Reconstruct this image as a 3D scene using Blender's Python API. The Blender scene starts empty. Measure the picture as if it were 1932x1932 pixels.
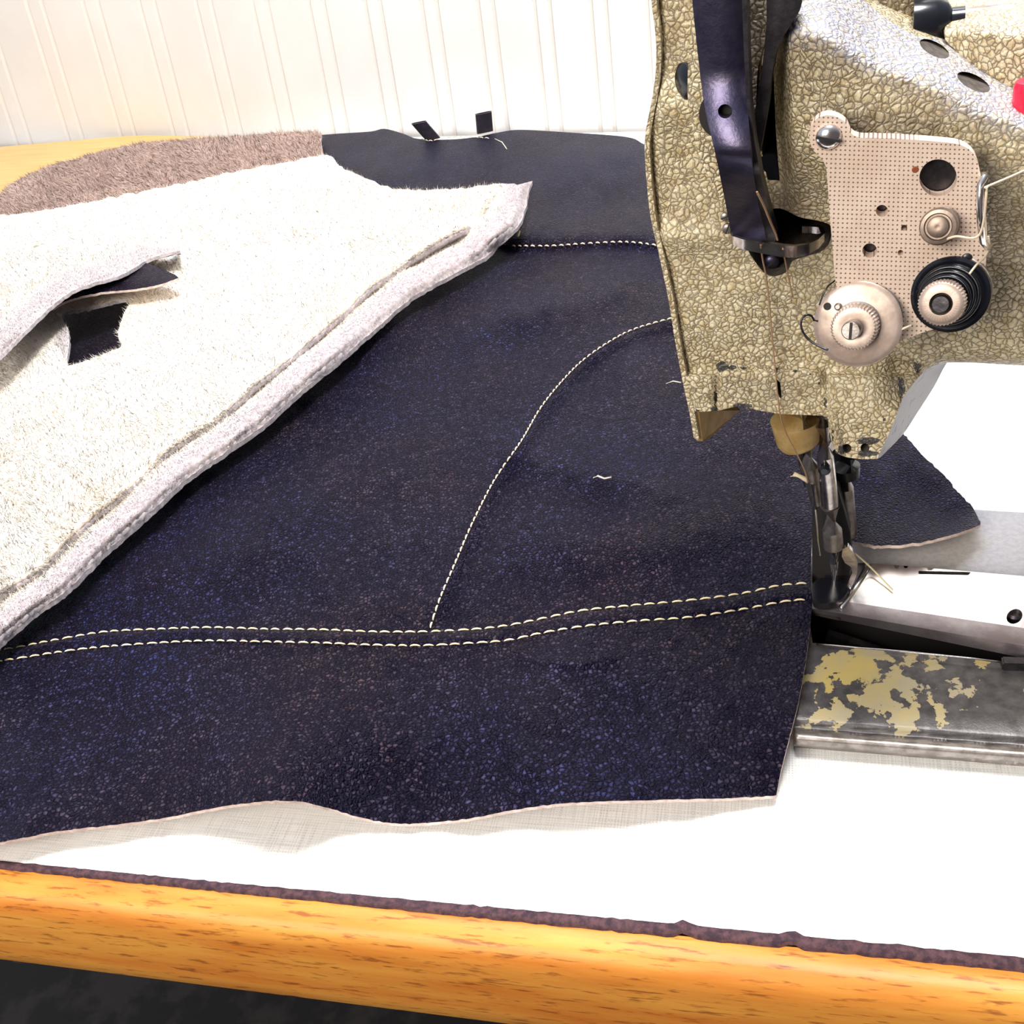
import bpy, bmesh, math, random
import numpy as np
from math import sin, cos, pi, radians, hypot, atan, atan2
from mathutils import Vector, Matrix, noise
from mathutils.geometry import delaunay_2d_cdt
random.seed(3); rng = np.random.default_rng(5)
S = bpy.context.scene; COL = S.collection

# ------------------------------------------------------------ camera
FPX = 1950.0; CAMH = 0.28
DV = hypot(554, 2684); ROLL = atan2(554, 2684); PITCH = atan(FPX/DV)
r0 = np.array([1, 0, 0.]); u0 = np.array([0, sin(PITCH), cos(PITCH)]); FW = np.array([0, cos(PITCH), -sin(PITCH)])
RT = r0*cos(ROLL)-u0*sin(ROLL); UP = u0*cos(ROLL)+r0*sin(ROLL); CAM = np.array([0, 0, CAMH])
cd = bpy.data.cameras.new('camera'); cam = bpy.data.objects.new('camera', cd); COL.objects.link(cam)
cd.sensor_width = 36; cd.lens = FPX/1932*36; cd.clip_start = .01; cd.clip_end = 50
M = Matrix([[RT[0], UP[0], -FW[0], 0], [RT[1], UP[1], -FW[1], 0], [RT[2], UP[2], -FW[2], CAMH], [0, 0, 0, 1]])
cam.matrix_world = M; S.camera = cam
S.view_settings.view_transform = 'Standard'; S.view_settings.look = 'None'
S.view_settings.gamma = 1; S.view_settings.use_curve_mapping = False
S.view_settings.exposure = 0.35
S.render.use_motion_blur = False
S.cycles.max_bounces = 6

# ------------------------------------------------------------ light
w = bpy.data.worlds.new('world'); S.world = w; w.use_nodes = True
bg = w.node_tree.nodes['Background']; nt = w.node_tree
_tc = nt.nodes.new('ShaderNodeTexCoord'); _dp = nt.nodes.new('ShaderNodeVectorMath'); _dp.operation = 'DOT_PRODUCT'; _dp.inputs[1].default_value = (-.15, .75, .64)
_rp = nt.nodes.new('ShaderNodeValToRGB'); _mr = nt.nodes.new('ShaderNodeMapRange'); _mr.inputs[1].default_value = -1
nt.links.new(_tc.outputs['Generated'], _dp.inputs[0]); nt.links.new(_dp.outputs['Value'], _mr.inputs[0]); nt.links.new(_mr.outputs[0], _rp.inputs[0]); nt.links.new(_rp.outputs[0], bg.inputs[0])
_e = _rp.color_ramp.elements; _e[0].position = .30; _e[0].color = (.16, .14, .15, 1); _e[1].position = .85; _e[1].color = (.80, .88, 1.0, 1)
bg.inputs[1].default_value = .62
def area(name, loc, target, sx, sy, power, col):
    l = bpy.data.lights.new(name, 'AREA'); l.shape = 'RECTANGLE'; l.size = sx; l.size_y = sy; l.energy = power; l.color = col
    o = bpy.data.objects.new(name, l); COL.objects.link(o); o.location = loc
    o.rotation_euler = (Vector(target)-Vector(loc)).to_track_quat('-Z', 'Y').to_euler()
    return o
area('window_light', (.15, 1.15, 1.25), (.05, .35, 0), 1.0, .5, 20, (.40, .52, 1))
area('ceiling_light', (.2, .25, 1.5), (.1, .4, 0), .4, .3, 24, (1, .98, .95))
area('room_light', (-.75, -.5, .75), (.1, .4, .1), .6, .6, 14, (1, .93, .82))
area('wall_fill', (.25, .75, 1.0), (.1, 1.15, .1), .5, .3, 4, (1, .98, .96))  # unseen fill added to brighten the wall

# ------------------------------------------------------------ pixel helpers (a ray of the camera meets a surface of the place)
def ray(x, y):
    x = np.asarray(x, float)[..., None]; y = np.asarray(y, float)[..., None]
    return FW+RT*(x-966)/FPX+UP*(966-y)/FPX
def G(x, y, z=0.0):
    r = ray(x, y); return CAM+r*((np.asarray(z, float)-CAMH)/r[..., 2])[..., None]
YAW = radians(23); NF = np.array([-sin(YAW), -cos(YAW), 0]); UF = np.array([cos(YAW), -sin(YAW), 0])
NEEDLE = G(1575, 1108, .014); FACE0 = .025
def FP(x, y, d=0.0):
    r = ray(x, y); t = (((NEEDLE-CAM)@NF)+FACE0+np.asarray(d, float))/(r@NF)
    return CAM+r*t[..., None]
def V(a): return Vector([float(c) for c in a])
def kpx(P): return float((P-CAM)@FW)/FPX
def sst(a, b, x):
    t = np.clip((np.asarray(x, float)-a)/(b-a), 0, 1); return t*t*(3-2*t)
def gau(x, c, s): return np.exp(-((np.asarray(x, float)-c)/s)**2)
def dpoly(x, y, path):
    x = np.asarray(x, float); y = np.asarray(y, float); best = np.full(x.shape, 1e9); sg = np.ones(x.shape)
    for (ax, ay), (bx, by) in zip(path[:-1], path[1:]):
        dx, dy = bx-ax, by-ay; t = np.clip(((x-ax)*dx+(y-ay)*dy)/(dx*dx+dy*dy), 0, 1)
        ex, ey = x-ax-t*dx, y-ay-t*dy; d = np.hypot(ex, ey); m = d < best
        best = np.where(m, d, best); sg = np.where(m, np.sign(dx*ey-dy*ex), sg)
    return best, sg
def nz(x, y, s, seed=0):
    return np.array([noise.noise(Vector((a*s, b*s, seed*7.3))) for a, b in zip(np.ravel(x), np.ravel(y))]).reshape(np.shape(x))
def smooth(pts, step=8, closed=True, jag=0):
    n = len(pts); out = []
    for i in range(n if closed else n-1):
        g = lambda k: np.array(pts[k % n] if closed else pts[min(max(k, 0), n-1)], float)
        a, b, c, d = g(i-1), g(i), g(i+1), g(i+2); m = max(1, int(np.linalg.norm(c-b)/step))
        for j in range(m):
            t = j/m; out.append(.5*((2*b)+(c-a)*t+(2*a-5*b+4*c-d)*t*t+(3*b-a-3*c+d)*t**3))
    if not closed: out.append(np.array(pts[-1], float))
    if jag: out = [p+rng.normal(0, jag, 2) for p in out]
    return [tuple(p) for p in out]
def straight(pts, step=8):
    out = []
    for a, b in zip(pts, pts[1:]+pts[:1]):
        a = np.array(a, float); b = np.array(b, float); m = max(1, int(np.linalg.norm(b-a)/step))
        out += [tuple(a+(b-a)*j/m) for j in range(m)]
    return out
def inside(x, y, poly):
    r = np.zeros(len(x), bool); n = len(poly)
    for i in range(n):
        x1, y1 = poly[i]; x2, y2 = poly[(i+1) % n]
        if y1 == y2: continue
        c = ((y1 > y) != (y2 > y)) & (x < (x2-x1)*(y-y1)/(y2-y1)+x1); r ^= c
    return r
def circ(cx, cy, rx, ry=None, n=24, rot=0):
    ry = ry or rx; o = []
    for i in range(n):
        a = 2*pi*i/n; X, Y = rx*cos(a), ry*sin(a); o.append((cx+X*cos(rot)-Y*sin(rot), cy+X*sin(rot)+Y*cos(rot)))
    return o

# ------------------------------------------------------------ object helpers
def tag(o, label=None, cat=None, group=None, kind=None):
    for k, v in (('label', label), ('category', cat), ('group', group), ('kind', kind)):
        if v: o[k] = v
    return o
def empty(name, loc, label, cat, group=None):
    o = bpy.data.objects.new(name, None); COL.objects.link(o); o.location = V(loc); o.empty_display_size = .02
    return tag(o, label, cat, group)
def link(name, me, parent=None, label=None):
    o = bpy.data.objects.new(name, me); COL.objects.link(o)
    if parent is not None:
        o.parent = parent
        if parent.parent is None: o.matrix_parent_inverse = Matrix.Translation(parent.location).inverted()
    if label: o['label'] = label
    return o
def mesh(name, verts, faces, mats, parent=None, mi=None, flat=False, label=None, uv=None, attr=None):
    me = bpy.data.meshes.new(name); me.from_pydata([tuple(map(float, v)) for v in verts], [], [tuple(map(int, f)) for f in faces])
    for m in (mats if isinstance(mats, (list, tuple)) else [mats]): me.materials.append(m)
    if mi is not None: me.polygons.foreach_set('material_index', np.array(mi, np.int32))
    if not flat: me.polygons.foreach_set('use_smooth', np.ones(len(me.polygons), bool))
    if uv is not None:
        L = me.uv_layers.new(name='UVMap'); idx = np.zeros(len(me.loops), np.int32); me.loops.foreach_get('vertex_index', idx)
        L.data.foreach_set('uv', np.asarray(uv, np.float32)[idx].ravel())
    if attr is not None:
        attr = np.asarray(attr, np.float32)
        for nm, col in zip(('mask', 'grime_dark', 'dust_toplight'), ([attr] if attr.ndim == 1 else attr.T)):
            A = me.attributes.new(nm, 'FLOAT', 'POINT'); A.data.foreach_set('value', np.ascontiguousarray(col))
    me.update(); return link(name, me, parent, label)
def tri_sheet(outline, holes, spacing):
    ox = [p[0] for p in outline]; oy = [p[1] for p in outline]
    gx, gy = np.meshgrid(np.arange(min(ox), max(ox), spacing), np.arange(min(oy), max(oy), spacing*.87))
    gx[1::2] += spacing/2; gx = gx.ravel(); gy = gy.ravel()
    k = inside(gx, gy, outline)
    for h in holes: k &= ~inside(gx, gy, h)
    gx = gx[k]; gy = gy[k]
    for loop in [outline]+holes:
        B = np.array(loop); keep = np.ones(len(gx), bool)
        for i in range(0, len(B)):
            keep &= (gx-B[i, 0])**2+(gy-B[i, 1])**2 > (spacing*.45)**2
        gx = gx[keep]; gy = gy[keep]
    pts = [Vector(p) for p in outline]; ed = [(i, (i+1) % len(outline)) for i in range(len(outline))]
    for h in holes:
        b = len(pts); pts += [Vector(p) for p in h]; ed += [(b+i, b+(i+1) % len(h)) for i in range(len(h))]
    pts += [Vector((a, b)) for a, b in zip(gx, gy)]
    vs, _, fs, _, _, _ = delaunay_2d_cdt(pts, ed, [], 0, 1e-5)
    P = np.array([(v.x, v.y) for v in vs]); T = np.array([f for f in fs if len(f) == 3])
    c = P[T].mean(1); k = inside(c[:, 0], c[:, 1], outline)
    for h in holes: k &= ~inside(c[:, 0], c[:, 1], h)
    return P, T[k]
def sheet(name, outline, fn, back, spacing, mats, parent=None, holes=(), mask=None, label=None, fur=None, closeback=True, edge_mat=1, outer_mat=None):
    """a sheet with real thickness: outline meshed, lifted by fn, walls and underside offset by `back`"""
    P, T = tri_sheet(list(outline), [list(h) for h in holes], spacing)
    X = fn(P[:, 0], P[:, 1]); n = len(X); back = np.asarray(back, float)
    a, b, c = X[T[0, 0]], X[T[0, 1]], X[T[0, 2]]
    nn = np.cross(X[T[:, 1]]-X[T[:, 0]], X[T[:, 2]]-X[T[:, 0]]).sum(0)
    if nn@back > 0: T = T[:, ::-1]
    # separate rim vertices so that the cut edge stays sharp
    es = {}
    for t in T:
        for i in range(3):
            e = (int(t[i]), int(t[(i+1) % 3])); es[e] = 1
    be = [e for e in es if (e[1], e[0]) not in es]
    bv = sorted({v for e in be for v in e}); ix = {v: k for k, v in enumerate(bv)}; m = len(bv)
    rim = X[bv]; verts = np.concatenate([X, rim, rim+back]); faces = [tuple(t) for t in T]; mi = [0]*len(T)
    for p, q in be:
        faces.append((n+ix[q], n+ix[p], n+m+ix[p], n+m+ix[q])); mi.append(outer_mat if outer_mat is not None and p < len(outline) and q < len(outline) else edge_mat)
    if closeback:
        o = len(verts); verts = np.concatenate([verts, X+back]); faces += [(t[2]+o, t[1]+o, t[0]+o) for t in T]; mi += [edge_mat if outer_mat is None else outer_mat]*len(T)
    uv = np.zeros((len(verts), 2)); uv[:n] = P; uv[n:n+m] = P[bv]; uv[n+m:n+2*m] = P[bv]
    if closeback: uv[n+2*m:] = P
    uv = uv/1932
    at = np.zeros(len(verts))
    if mask is not None:
        q = mask(P[:, 0], P[:, 1]); at = np.zeros((len(verts),)+q.shape[1:]); at[:n] = q
    if fur is None:
        return mesh(name, verts, faces, mats, parent, mi, label=label, uv=uv, attr=at)
    # wool: short leaning fibres rooted all over the sheet
    N = np.zeros_like(X); fnrm = np.cross(X[T[:, 1]]-X[T[:, 0]], X[T[:, 2]]-X[T[:, 0]])
    for i in range(3): np.add.at(N, T[:, i], fnrm)
    N /= np.linalg.norm(N, axis=1)[:, None]+1e-12
    cnt, ln, wd, lay, mf = fur
    # sample evenly as the lens sees it, so near and far wool is equally dense
    ar = np.abs(np.cross(P[T[:, 1]]-P[T[:, 0]], P[T[:, 2]]-P[T[:, 0]])); k = rng.choice(len(T), cnt, p=ar/ar.sum())
    r1 = np.sqrt(rng.random(cnt)); r2 = rng.random(cnt); B = np.stack([1-r1, r1*(1-r2), r1*r2], 1)
    base = (X[T[k]]*B[..., None]).sum(1); bn = (N[T[k]]*B[..., None]).sum(1); bm = (at[T[k]]*B).sum(1); pp = (P[T[k]]*B[..., None]).sum(1)
    cl = np.stack([nz(pp[:, 0], pp[:, 1], .02, 1), nz(pp[:, 0], pp[:, 1], .02, 2), np.zeros(cnt)], 1)
    d = bn*.45+np.array(lay)*.8+cl*.9+rng.normal(0, .3, (cnt, 3)); d /= np.linalg.norm(d, axis=1)[:, None]
    L = ln*(.5+rng.random(cnt))*mf(pp[:, 0], pp[:, 1]); sd = np.cross(d, rng.normal(0, 1, (cnt, 3))); sd /= np.linalg.norm(sd, axis=1)[:, None]; sd *= wd
    base = base-bn*.0004
    fv = np.stack([base-sd, base+sd, base+d*L[:, None]], 1).reshape(-1, 3); o = len(verts)
    verts = np.concatenate([verts, fv]); ft = (np.arange(cnt*3).reshape(-1, 3)+o)
    me = bpy.data.meshes.new(name)
    me.from_pydata(verts.tolist(), [], faces+ft.tolist())
    for q in mats: me.materials.append(q)
    me.polygons.foreach_set('material_index', np.array(mi+[0]*cnt, np.int32))
    me.polygons.foreach_set('use_smooth', np.ones(len(me.polygons), bool))
    A = me.attributes.new('mask', 'FLOAT', 'POINT'); A.data.foreach_set('value', np.concatenate([at, np.repeat(bm, 3)]).astype(np.float32))
    nv = np.concatenate([N, np.zeros((o-n, 3)), np.repeat(bn+rng.normal(0, .12, (cnt, 3)), 3, 0)])
    me.update()
    me.normals_split_custom_set_from_vertices(nv.tolist())
    return link(name, me, parent, label)
def frame(d):
    d = d/np.linalg.norm(d); a = np.array([0, 0, 1.]) if abs(d[2]) < .9 else np.array([1., 0, 0])
    s = np.cross(d, a); s /= np.linalg.norm(s); return d, s, np.cross(s, d)
def lathe(name, p, d, prof, mat, parent=None, n=40, label=None, knurl=0, ang=(0, 2*pi)):
    """prof: (distance along d, radius) in metres"""
    p = np.asarray(p, float); d, s, t = frame(np.asarray(d, float)); vs = []; fs = []; full = ang[1]-ang[0] > 6.28
    cols = n if full else n+1
    for j, (h, r) in enumerate(prof):
        for i in range(cols):
            a = ang[0]+(ang[1]-ang[0])*i/n; rr = r*(1+(knurl if (i % 2 and len(prof)-2 > j > 0) else 0))
            vs.append(p+d*h+(s*cos(a)+t*sin(a))*rr)
    for j in range(len(prof)-1):
        for i in range(n):
            a = j*cols+i; b = j*cols+(i+1) % cols; fs.append((a, b, b+cols, a+cols))
    fs.append(tuple(range(n-1 if full else n, -1, -1))); k = (len(prof)-1)*cols; fs.append(tuple(range(k, k+cols)))
    o = mesh(name, vs, fs, mat, parent, label=label); sharp(o, 35); return o
def sharp(o, deg):
    me = o.data; bm = bmesh.new(); bm.from_mesh(me); bmesh.ops.recalc_face_normals(bm, faces=bm.faces)
    for e in bm.edges:
        if len(e.link_faces) == 2 and e.calc_face_angle(0) > radians(deg): e.smooth = False
    bm.to_mesh(me); bm.free()
def tube(name, pts, r, mat, parent=None, n=10, label=None, ret=False):
    pts = [np.asarray(p, float) for p in pts]; rs = r if isinstance(r, (list, tuple)) else [r]*len(pts); vs = []; fs = []; ps = None
    for i, p in enumerate(pts):
        d = pts[min(i+1, len(pts)-1)]-pts[max(i-1, 0)]; d = d/np.linalg.norm(d)
        if ps is None: _, s, t = frame(d)
        else: s = ps-d*(ps@d); s /= np.linalg.norm(s); t = np.cross(d, s)
        ps = s
        for k in range(n): a = 2*pi*k/n; vs.append(p+(s*cos(a)+t*sin(a))*rs[i])
    for i in range(len(pts)-1):
        for k in range(n): fs.append((i*n+k, i*n+(k+1) % n, (i+1)*n+(k+1) % n, (i+1)*n+k))
    fs.append(tuple(range(n-1, -1, -1))); b = (len(pts)-1)*n; fs.append(tuple(range(b, b+n)))
    if ret: return vs, fs
    return mesh(name, vs, fs, mat, parent, label=label)
def rodpx(name, pts, rpx, d, mat, parent=None, n=12, label=None, step=None):
    """tube through face-plane points (x, y, depth)"""
    P = [FP(x, y, (d if z is None else z)) for x, y, z in [(q+(None,))[:3] for q in pts]]
    rr = rpx if isinstance(rpx, (list, tuple)) else [rpx]*len(P)
    o = tube(name, P, [q*kpx(p) for q, p in zip(rr, P)], mat, parent, n, label); sharp(o, 50); return o
def plate(name, outline, d, thick, mat, parent=None, holes=(), spacing=14, label=None, dfn=None, mats=None, mask=None, outer=None):
    f = (lambda x, y: FP(x, y, d)) if dfn is None else (lambda x, y: FP(x, y, d+dfn(x, y)))
    o = sheet(name, outline, f, -NF*thick, spacing, mats or [mat, mat], parent, holes, mask, label, outer_mat=outer); return o
def boxw(name, c, ax, mat, parent=None, bev=0, label=None):
    """box from centre and three half-axis vectors"""
    c = np.asarray(c, float); A = [np.asarray(a, float) for a in ax]; bm = bmesh.new(); vs = {}
    for i in (-1, 1):
        for j in (-1, 1):
            for k in (-1, 1): vs[i, j, k] = bm.verts.new(V(c+A[0]*i+A[1]*j+A[2]*k))
    for q in (((-1, -1, -1), (-1, 1, -1), (1, 1, -1), (1, -1, -1)), ((-1, -1, 1), (1, -1, 1), (1, 1, 1), (-1, 1, 1)), ((-1, -1, -1), (1, -1, -1), (1, -1, 1), (-1, -1, 1)),
              ((-1, 1, -1), (-1, 1, 1), (1, 1, 1), (1, 1, -1)), ((-1, -1, -1), (-1, -1, 1), (-1, 1, 1), (-1, 1, -1)), ((1, -1, -1), (1, 1, -1), (1, 1, 1), (1, -1, 1))):
        bm.faces.new([vs[t] for t in q])
    bmesh.ops.recalc_face_normals(bm, faces=bm.faces)
    if bev: bmesh.ops.bevel(bm, geom=bm.edges[:], offset=bev, segments=2, affect='EDGES')
    me = bpy.data.meshes.new(name); bm.to_mesh(me); bm.free(); me.materials.append(mat); return link(name, me, parent, label)

# ------------------------------------------------------------ materials
class N:
    def __init__(s, name):
        s.m = bpy.data.materials.new(name); s.m.use_nodes = True; s.t = s.m.node_tree; s.b = s.t.nodes['Principled BSDF']
    def n(s, t, **k):
        o = s.t.nodes.new('ShaderNode'+t)
        for a, v in k.items():
            if a.startswith('i_'): 
                key = a[2:]; key = int(key) if key.isdigit() else key.replace('_', ' ')
                if hasattr(v, 'node'): s.t.links.new(v, o.inputs[key])
                else: o.inputs[key].default_value = v
            else: setattr(o, a, v)
        return o
    def set(s, **k):
        for a, v in k.items():
            key = a.replace('_', ' ')
            if hasattr(v, 'node'): s.t.links.new(v, s.b.inputs[key])
            else: s.b.inputs[key].default_value = v
    def math(s, op, a, b=0.0, clamp=False):
        return s.n('Math', operation=op, use_clamp=clamp, i_0=a, i_1=b).outputs[0]
    def mix(s, f, a, b):
        o = s.n('Mix', data_type='RGBA'); 
        for i, v in ((0, f), (6, a), (7, b)):
            if hasattr(v, 'node'): s.t.links.new(v, o.inputs[i])
            else: o.inputs[i].default_value = v if i == 0 else (*v, 1)
        return o.outputs[2]
    def ramp(s, f, stops):
        o = s.n('ValToRGB', i_0=f); e = o.color_ramp.elements
        while len(e) < len(stops): e.new(.5)
        for q, (p, c) in zip(e, stops): q.position = p; q.color = (*c, 1) if len(c) == 3 else c
        return o.outputs[0]
    def coord(s, k='Object', scale=(1, 1, 1)):
        c = s.n('TexCoord').outputs[k]
        return s.n('Mapping', i_0=c, i_3=scale).outputs[0]
    def noise(s, co, sc, det=4, rough=.6): return s.n('TexNoise', i_Vector=co, i_Scale=sc, i_Detail=det, i_Roughness=rough).outputs[0]
    def vor(s, co, sc, feat='DISTANCE_TO_EDGE', out=0, rnd=1.0): return s.n('TexVoronoi', feature=feat, i_Vector=co, i_Scale=sc, i_Randomness=rnd).outputs[out]
    def bump(s, h, st, dist): s.set(Normal=s.n('Bump', i_Height=h, i_Strength=st, i_Distance=dist).outputs[0])
def steep(m, v, a, b, lo=0., hi=1.):
    o = m.n('MapRange', i_0=v, i_1=a, i_2=b, i_3=lo, i_4=hi); o.clamp = True; return o.outputs[0]

def m_leather():
    m = N('brown_leather'); c = m.coord()
    wob = m.n('VectorMath', operation='ADD', i_0=c, i_1=m.n('VectorMath', operation='SCALE', i_0=m.n('TexNoise', i_Vector=c, i_Scale=300).outputs[1], i_Scale=.0012).outputs[0]).outputs[0]
    e = m.vor(wob, 640); e2 = m.vor(wob, 1500)
    big = m.noise(c, 9, 5); sm = m.noise(c, 45, 4)
    base = m.mix(steep(m, big, .38, .66), (.004, .0025, .008), (.016, .006, .006))
    wear = m.math('MULTIPLY', steep(m, sm, .5, .75), .5)
    base = m.mix(wear, base, (.016, .009, .012))
    cell = m.n('TexVoronoi', feature='F1', i_Vector=wob, i_Scale=640.).outputs[1]; cv = m.n('SeparateColor', i_0=cell).outputs[0]
    glint_hue = m.mix(steep(m, m.noise(c, 7, 3), .40, .62), (.13, .082, .085), (.05, .062, .20))
    base = m.mix(m.math('MULTIPLY', m.math('POWER', cv, 2.4), steep(m, sm, .3, .65, .45, 1.0)), base, glint_hue)  # pebble grain tone; sparkle on the tops put into the colour
    crack = steep(m, e, .04, .30)
    m.set(Base_Color=m.mix(crack, (.002, .0015, .003), base), Roughness=steep(m, big, .3, .7, .36, .46))
    m.b.inputs['Specular IOR Level'].default_value = .30; m.b.inputs['Specular Tint'].default_value = (.42, .42, 1, 1)
    h = m.math('ADD', steep(m, e, 0, .35), m.math('MULTIPLY', steep(m, e2, 0, .4), .35))
    h = m.math('ADD', h, m.math('MULTIPLY', m.noise(c, 1500, 2), .5))
    m.bump(h, 1.0, .0010); return m.m
def m_simple(name, col, rough=.6, metal=0, nscale=0, col2=None, bump=0, bscale=400, lo=.4, hi=.6, bdist=.0005):
    m = N(name); c = m.coord(); m.set(Roughness=rough, Metallic=metal)
    if nscale: m.set(Base_Color=m.mix(steep(m, m.noise(c, nscale, 6, .65), lo, hi), col, col2))
    else: m.set(Base_Color=(*col, 1))
    if bump: m.bump(m.noise(c, bscale, 4), bump, bdist)
    return m.m
def m_wool(name, a, b, band=None):
    m = N(name); c = m.coord(); v = m.mix(steep(m, m.noise(c, 16, 5, .6), .45, .75), a, b)
    v = m.mix(m.math('MULTIPLY', steep(m, m.noise(c, 260, 3), .5, .75), .3), v, b)
    if band:
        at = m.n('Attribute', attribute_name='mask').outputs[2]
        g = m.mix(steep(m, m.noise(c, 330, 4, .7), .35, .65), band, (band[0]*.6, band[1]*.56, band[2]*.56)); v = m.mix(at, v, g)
    m.set(Base_Color=v, Roughness=.95); m.b.inputs['Specular IOR Level'].default_value = .1
    m.b.inputs['Sheen Weight'].default_value = .3
    m.bump(m.noise(c, 700, 3), .4, .0008); return m.m
def m_hammer(name='hammertone_paint', chips=True, a=(.56, .44, .24), b=(.84, .74, .52), dark=(.08, .05, .025)):
    m = N(name); c = m.coord()
    wob = m.n('VectorMath', operation='ADD', i_0=c, i_1=m.n('VectorMath', operation='SCALE', i_0=m.n('TexNoise', i_Vector=c, i_Scale=330, i_Detail=3.).outputs[1], i_Scale=.0026).outputs[0]).outputs[0]
    e = m.vor(wob, 600); big = m.noise(c, 30, 5, .65)
    v = m.mix(steep(m, m.noise(c, 380, 3), .35, .65), a, b)
    v = m.mix(m.math('MULTIPLY', steep(m, e, .12, .02), steep(m, big, .25, .6, .95, .6)), v, dark)
    grime = m.math('MULTIPLY', steep(m, m.noise(c, 22, 6, .7), .52, .78), .55); v = m.mix(grime, v, (.13, .10, .075))
    if chips:
        dt = m.n('Attribute', attribute_name='grime_dark').outputs[2]; du = m.n('Attribute', attribute_name='dust_toplight').outputs[2]
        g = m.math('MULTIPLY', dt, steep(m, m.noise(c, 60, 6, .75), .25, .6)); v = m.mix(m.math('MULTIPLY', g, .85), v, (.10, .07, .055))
        g = m.math('MULTIPLY', du, steep(m, m.noise(c, 500, 5, .8), .35, .62)); v = m.mix(m.math('MULTIPLY', g, .7), v, (.34, .41, .68))  # dust tinted blue: bluish light on top put into the colour
        at = m.n('Attribute', attribute_name='mask').outputs[2]
        cm = m.math('GREATER_THAN', m.math('ADD', m.math('MULTIPLY', at, .62), m.math('MULTIPLY', m.noise(c, 240, 5, .7), .6)), .60)
        v = m.mix(cm, v, (.06, .055, .05))
    m.set(Base_Color=v, Roughness=.42); m.b.inputs['Coat Weight'].default_value = .25; m.b.inputs['Coat Roughness'].default_value = .25
    m.bump(m.math('ADD', steep(m, e, 0, .3), m.math('MULTIPLY', m.noise(c, 900, 3), .3)), .75, .0006); return m.m
def m_bed():
    m = N('worn_bed_paint'); c = m.coord(); n1 = m.math('ADD', m.math('MULTIPLY', m.math('SUBTRACT', m.noise(c, 95, 7, .62), .5), 2.4), .5)
    at = m.n('Attribute', attribute_name='mask').outputs[2]
    cm = m.math('GREATER_THAN', m.math('ADD', n1, m.math('MULTIPLY', at, .42)), .80)
    g = m.mix(steep(m, m.noise(c, 200, 5), .35, .65), (.075, .07, .072), (.15, .14, .14))
    y = m.mix(steep(m, m.noise(c, 40, 4), .4, .6), (.40, .34, .22), (.50, .38, .12))
    m.set(Base_Color=m.mix(cm, g, y), Roughness=.38, Metallic=m.math('MULTIPLY', m.math('SUBTRACT', 1.0, cm), .6))
    m.bump(m.math('ADD', m.math('MULTIPLY', cm, .6), m.math('MULTIPLY', m.noise(c, 1600, 3), .4)), .6, .0003); return m.m
def m_wood(name, light, mid, dark, axis_rot, fleck=True):
    m = N(name); c = m.n('TexCoord').outputs['Object']
    c = m.n('Mapping', i_0=c, i_2=(0, 0, axis_rot)).outputs[0]
    g = m.n('Mapping', i_0=c, i_3=(10, 90, 90)).outputs[0]; n1 = m.noise(g, 1.2, 6, .6)
    v = m.mix(steep(m, n1, .3, .7), light, mid)
    g2 = m.n('Mapping', i_0=c, i_3=(90, 700, 700)).outputs[0]
    if fleck: v = m.mix(m.math('MULTIPLY', steep(m, m.noise(g2, 1, 3, .6), .56, .68), .7), v, dark)
    g3 = m.n('Mapping', i_0=c, i_3=(40, 260, 260)).outputs[0]
    v = m.mix(m.math('MULTIPLY', steep(m, m.noise(g3, 1.3, 4, .6), .66, .74), .8 if fleck else .1), v, (dark[0]*.5, dark[1]*.4, dark[2]*.4))
    m.set(Base_Color=v, Roughness=.45); m.b.inputs['Coat Weight'].default_value = .08; m.b.inputs['Coat Roughness'].default_value = .35; m.b.inputs['Specular IOR Level'].default_value = .3
    m.bump(m.noise(g2, 1, 3), .15, .0003); return m.m
def m_linen():
    m = N('linen_laminate'); c = m.n('TexCoord').outputs['Object']; c = m.n('Mapping', i_0=c, i_2=(0, 0, radians(19))).outputs[0]
    def th(sx, sy, seed):
        q = m.n('Mapping', i_0=c, i_1=(seed, seed, 0), i_3=(sx, sy, 1)).outputs[0]; return steep(m, m.noise(q, 1, 2, .6), .44, .66)
    # fine grid of printed threads whose strength wanders
    sep = m.n('SeparateXYZ', i_0=c)
    def grid(ax, f):
        s = m.math('SINE', m.math('MULTIPLY', sep.outputs[ax], f)); return steep(m, s, .3, .95)
    a = m.math('MULTIPLY', th(2300, 45, 3.), m.math('ADD', m.math('MULTIPLY', grid(1, 6000.), .6), .4))
    b = m.math('MULTIPLY', th(45, 2300, 9.), m.math('ADD', m.math('MULTIPLY', grid(0, 6000.), .6), .4))
    v = m.math('MAXIMUM', a, b); big = m.noise(c, 6, 3)
    v = m.math('MULTIPLY', v, .62)
    st = m.math('MULTIPLY', steep(m, m.noise(c, 14, 6, .75), .68, .74), .25)
    m.set(Base_Color=m.mix(st, m.mix(v, (.88, .88, .87), (.30, .29, .25)), (.6, .48, .3)), Roughness=.45); return m.m
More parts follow.
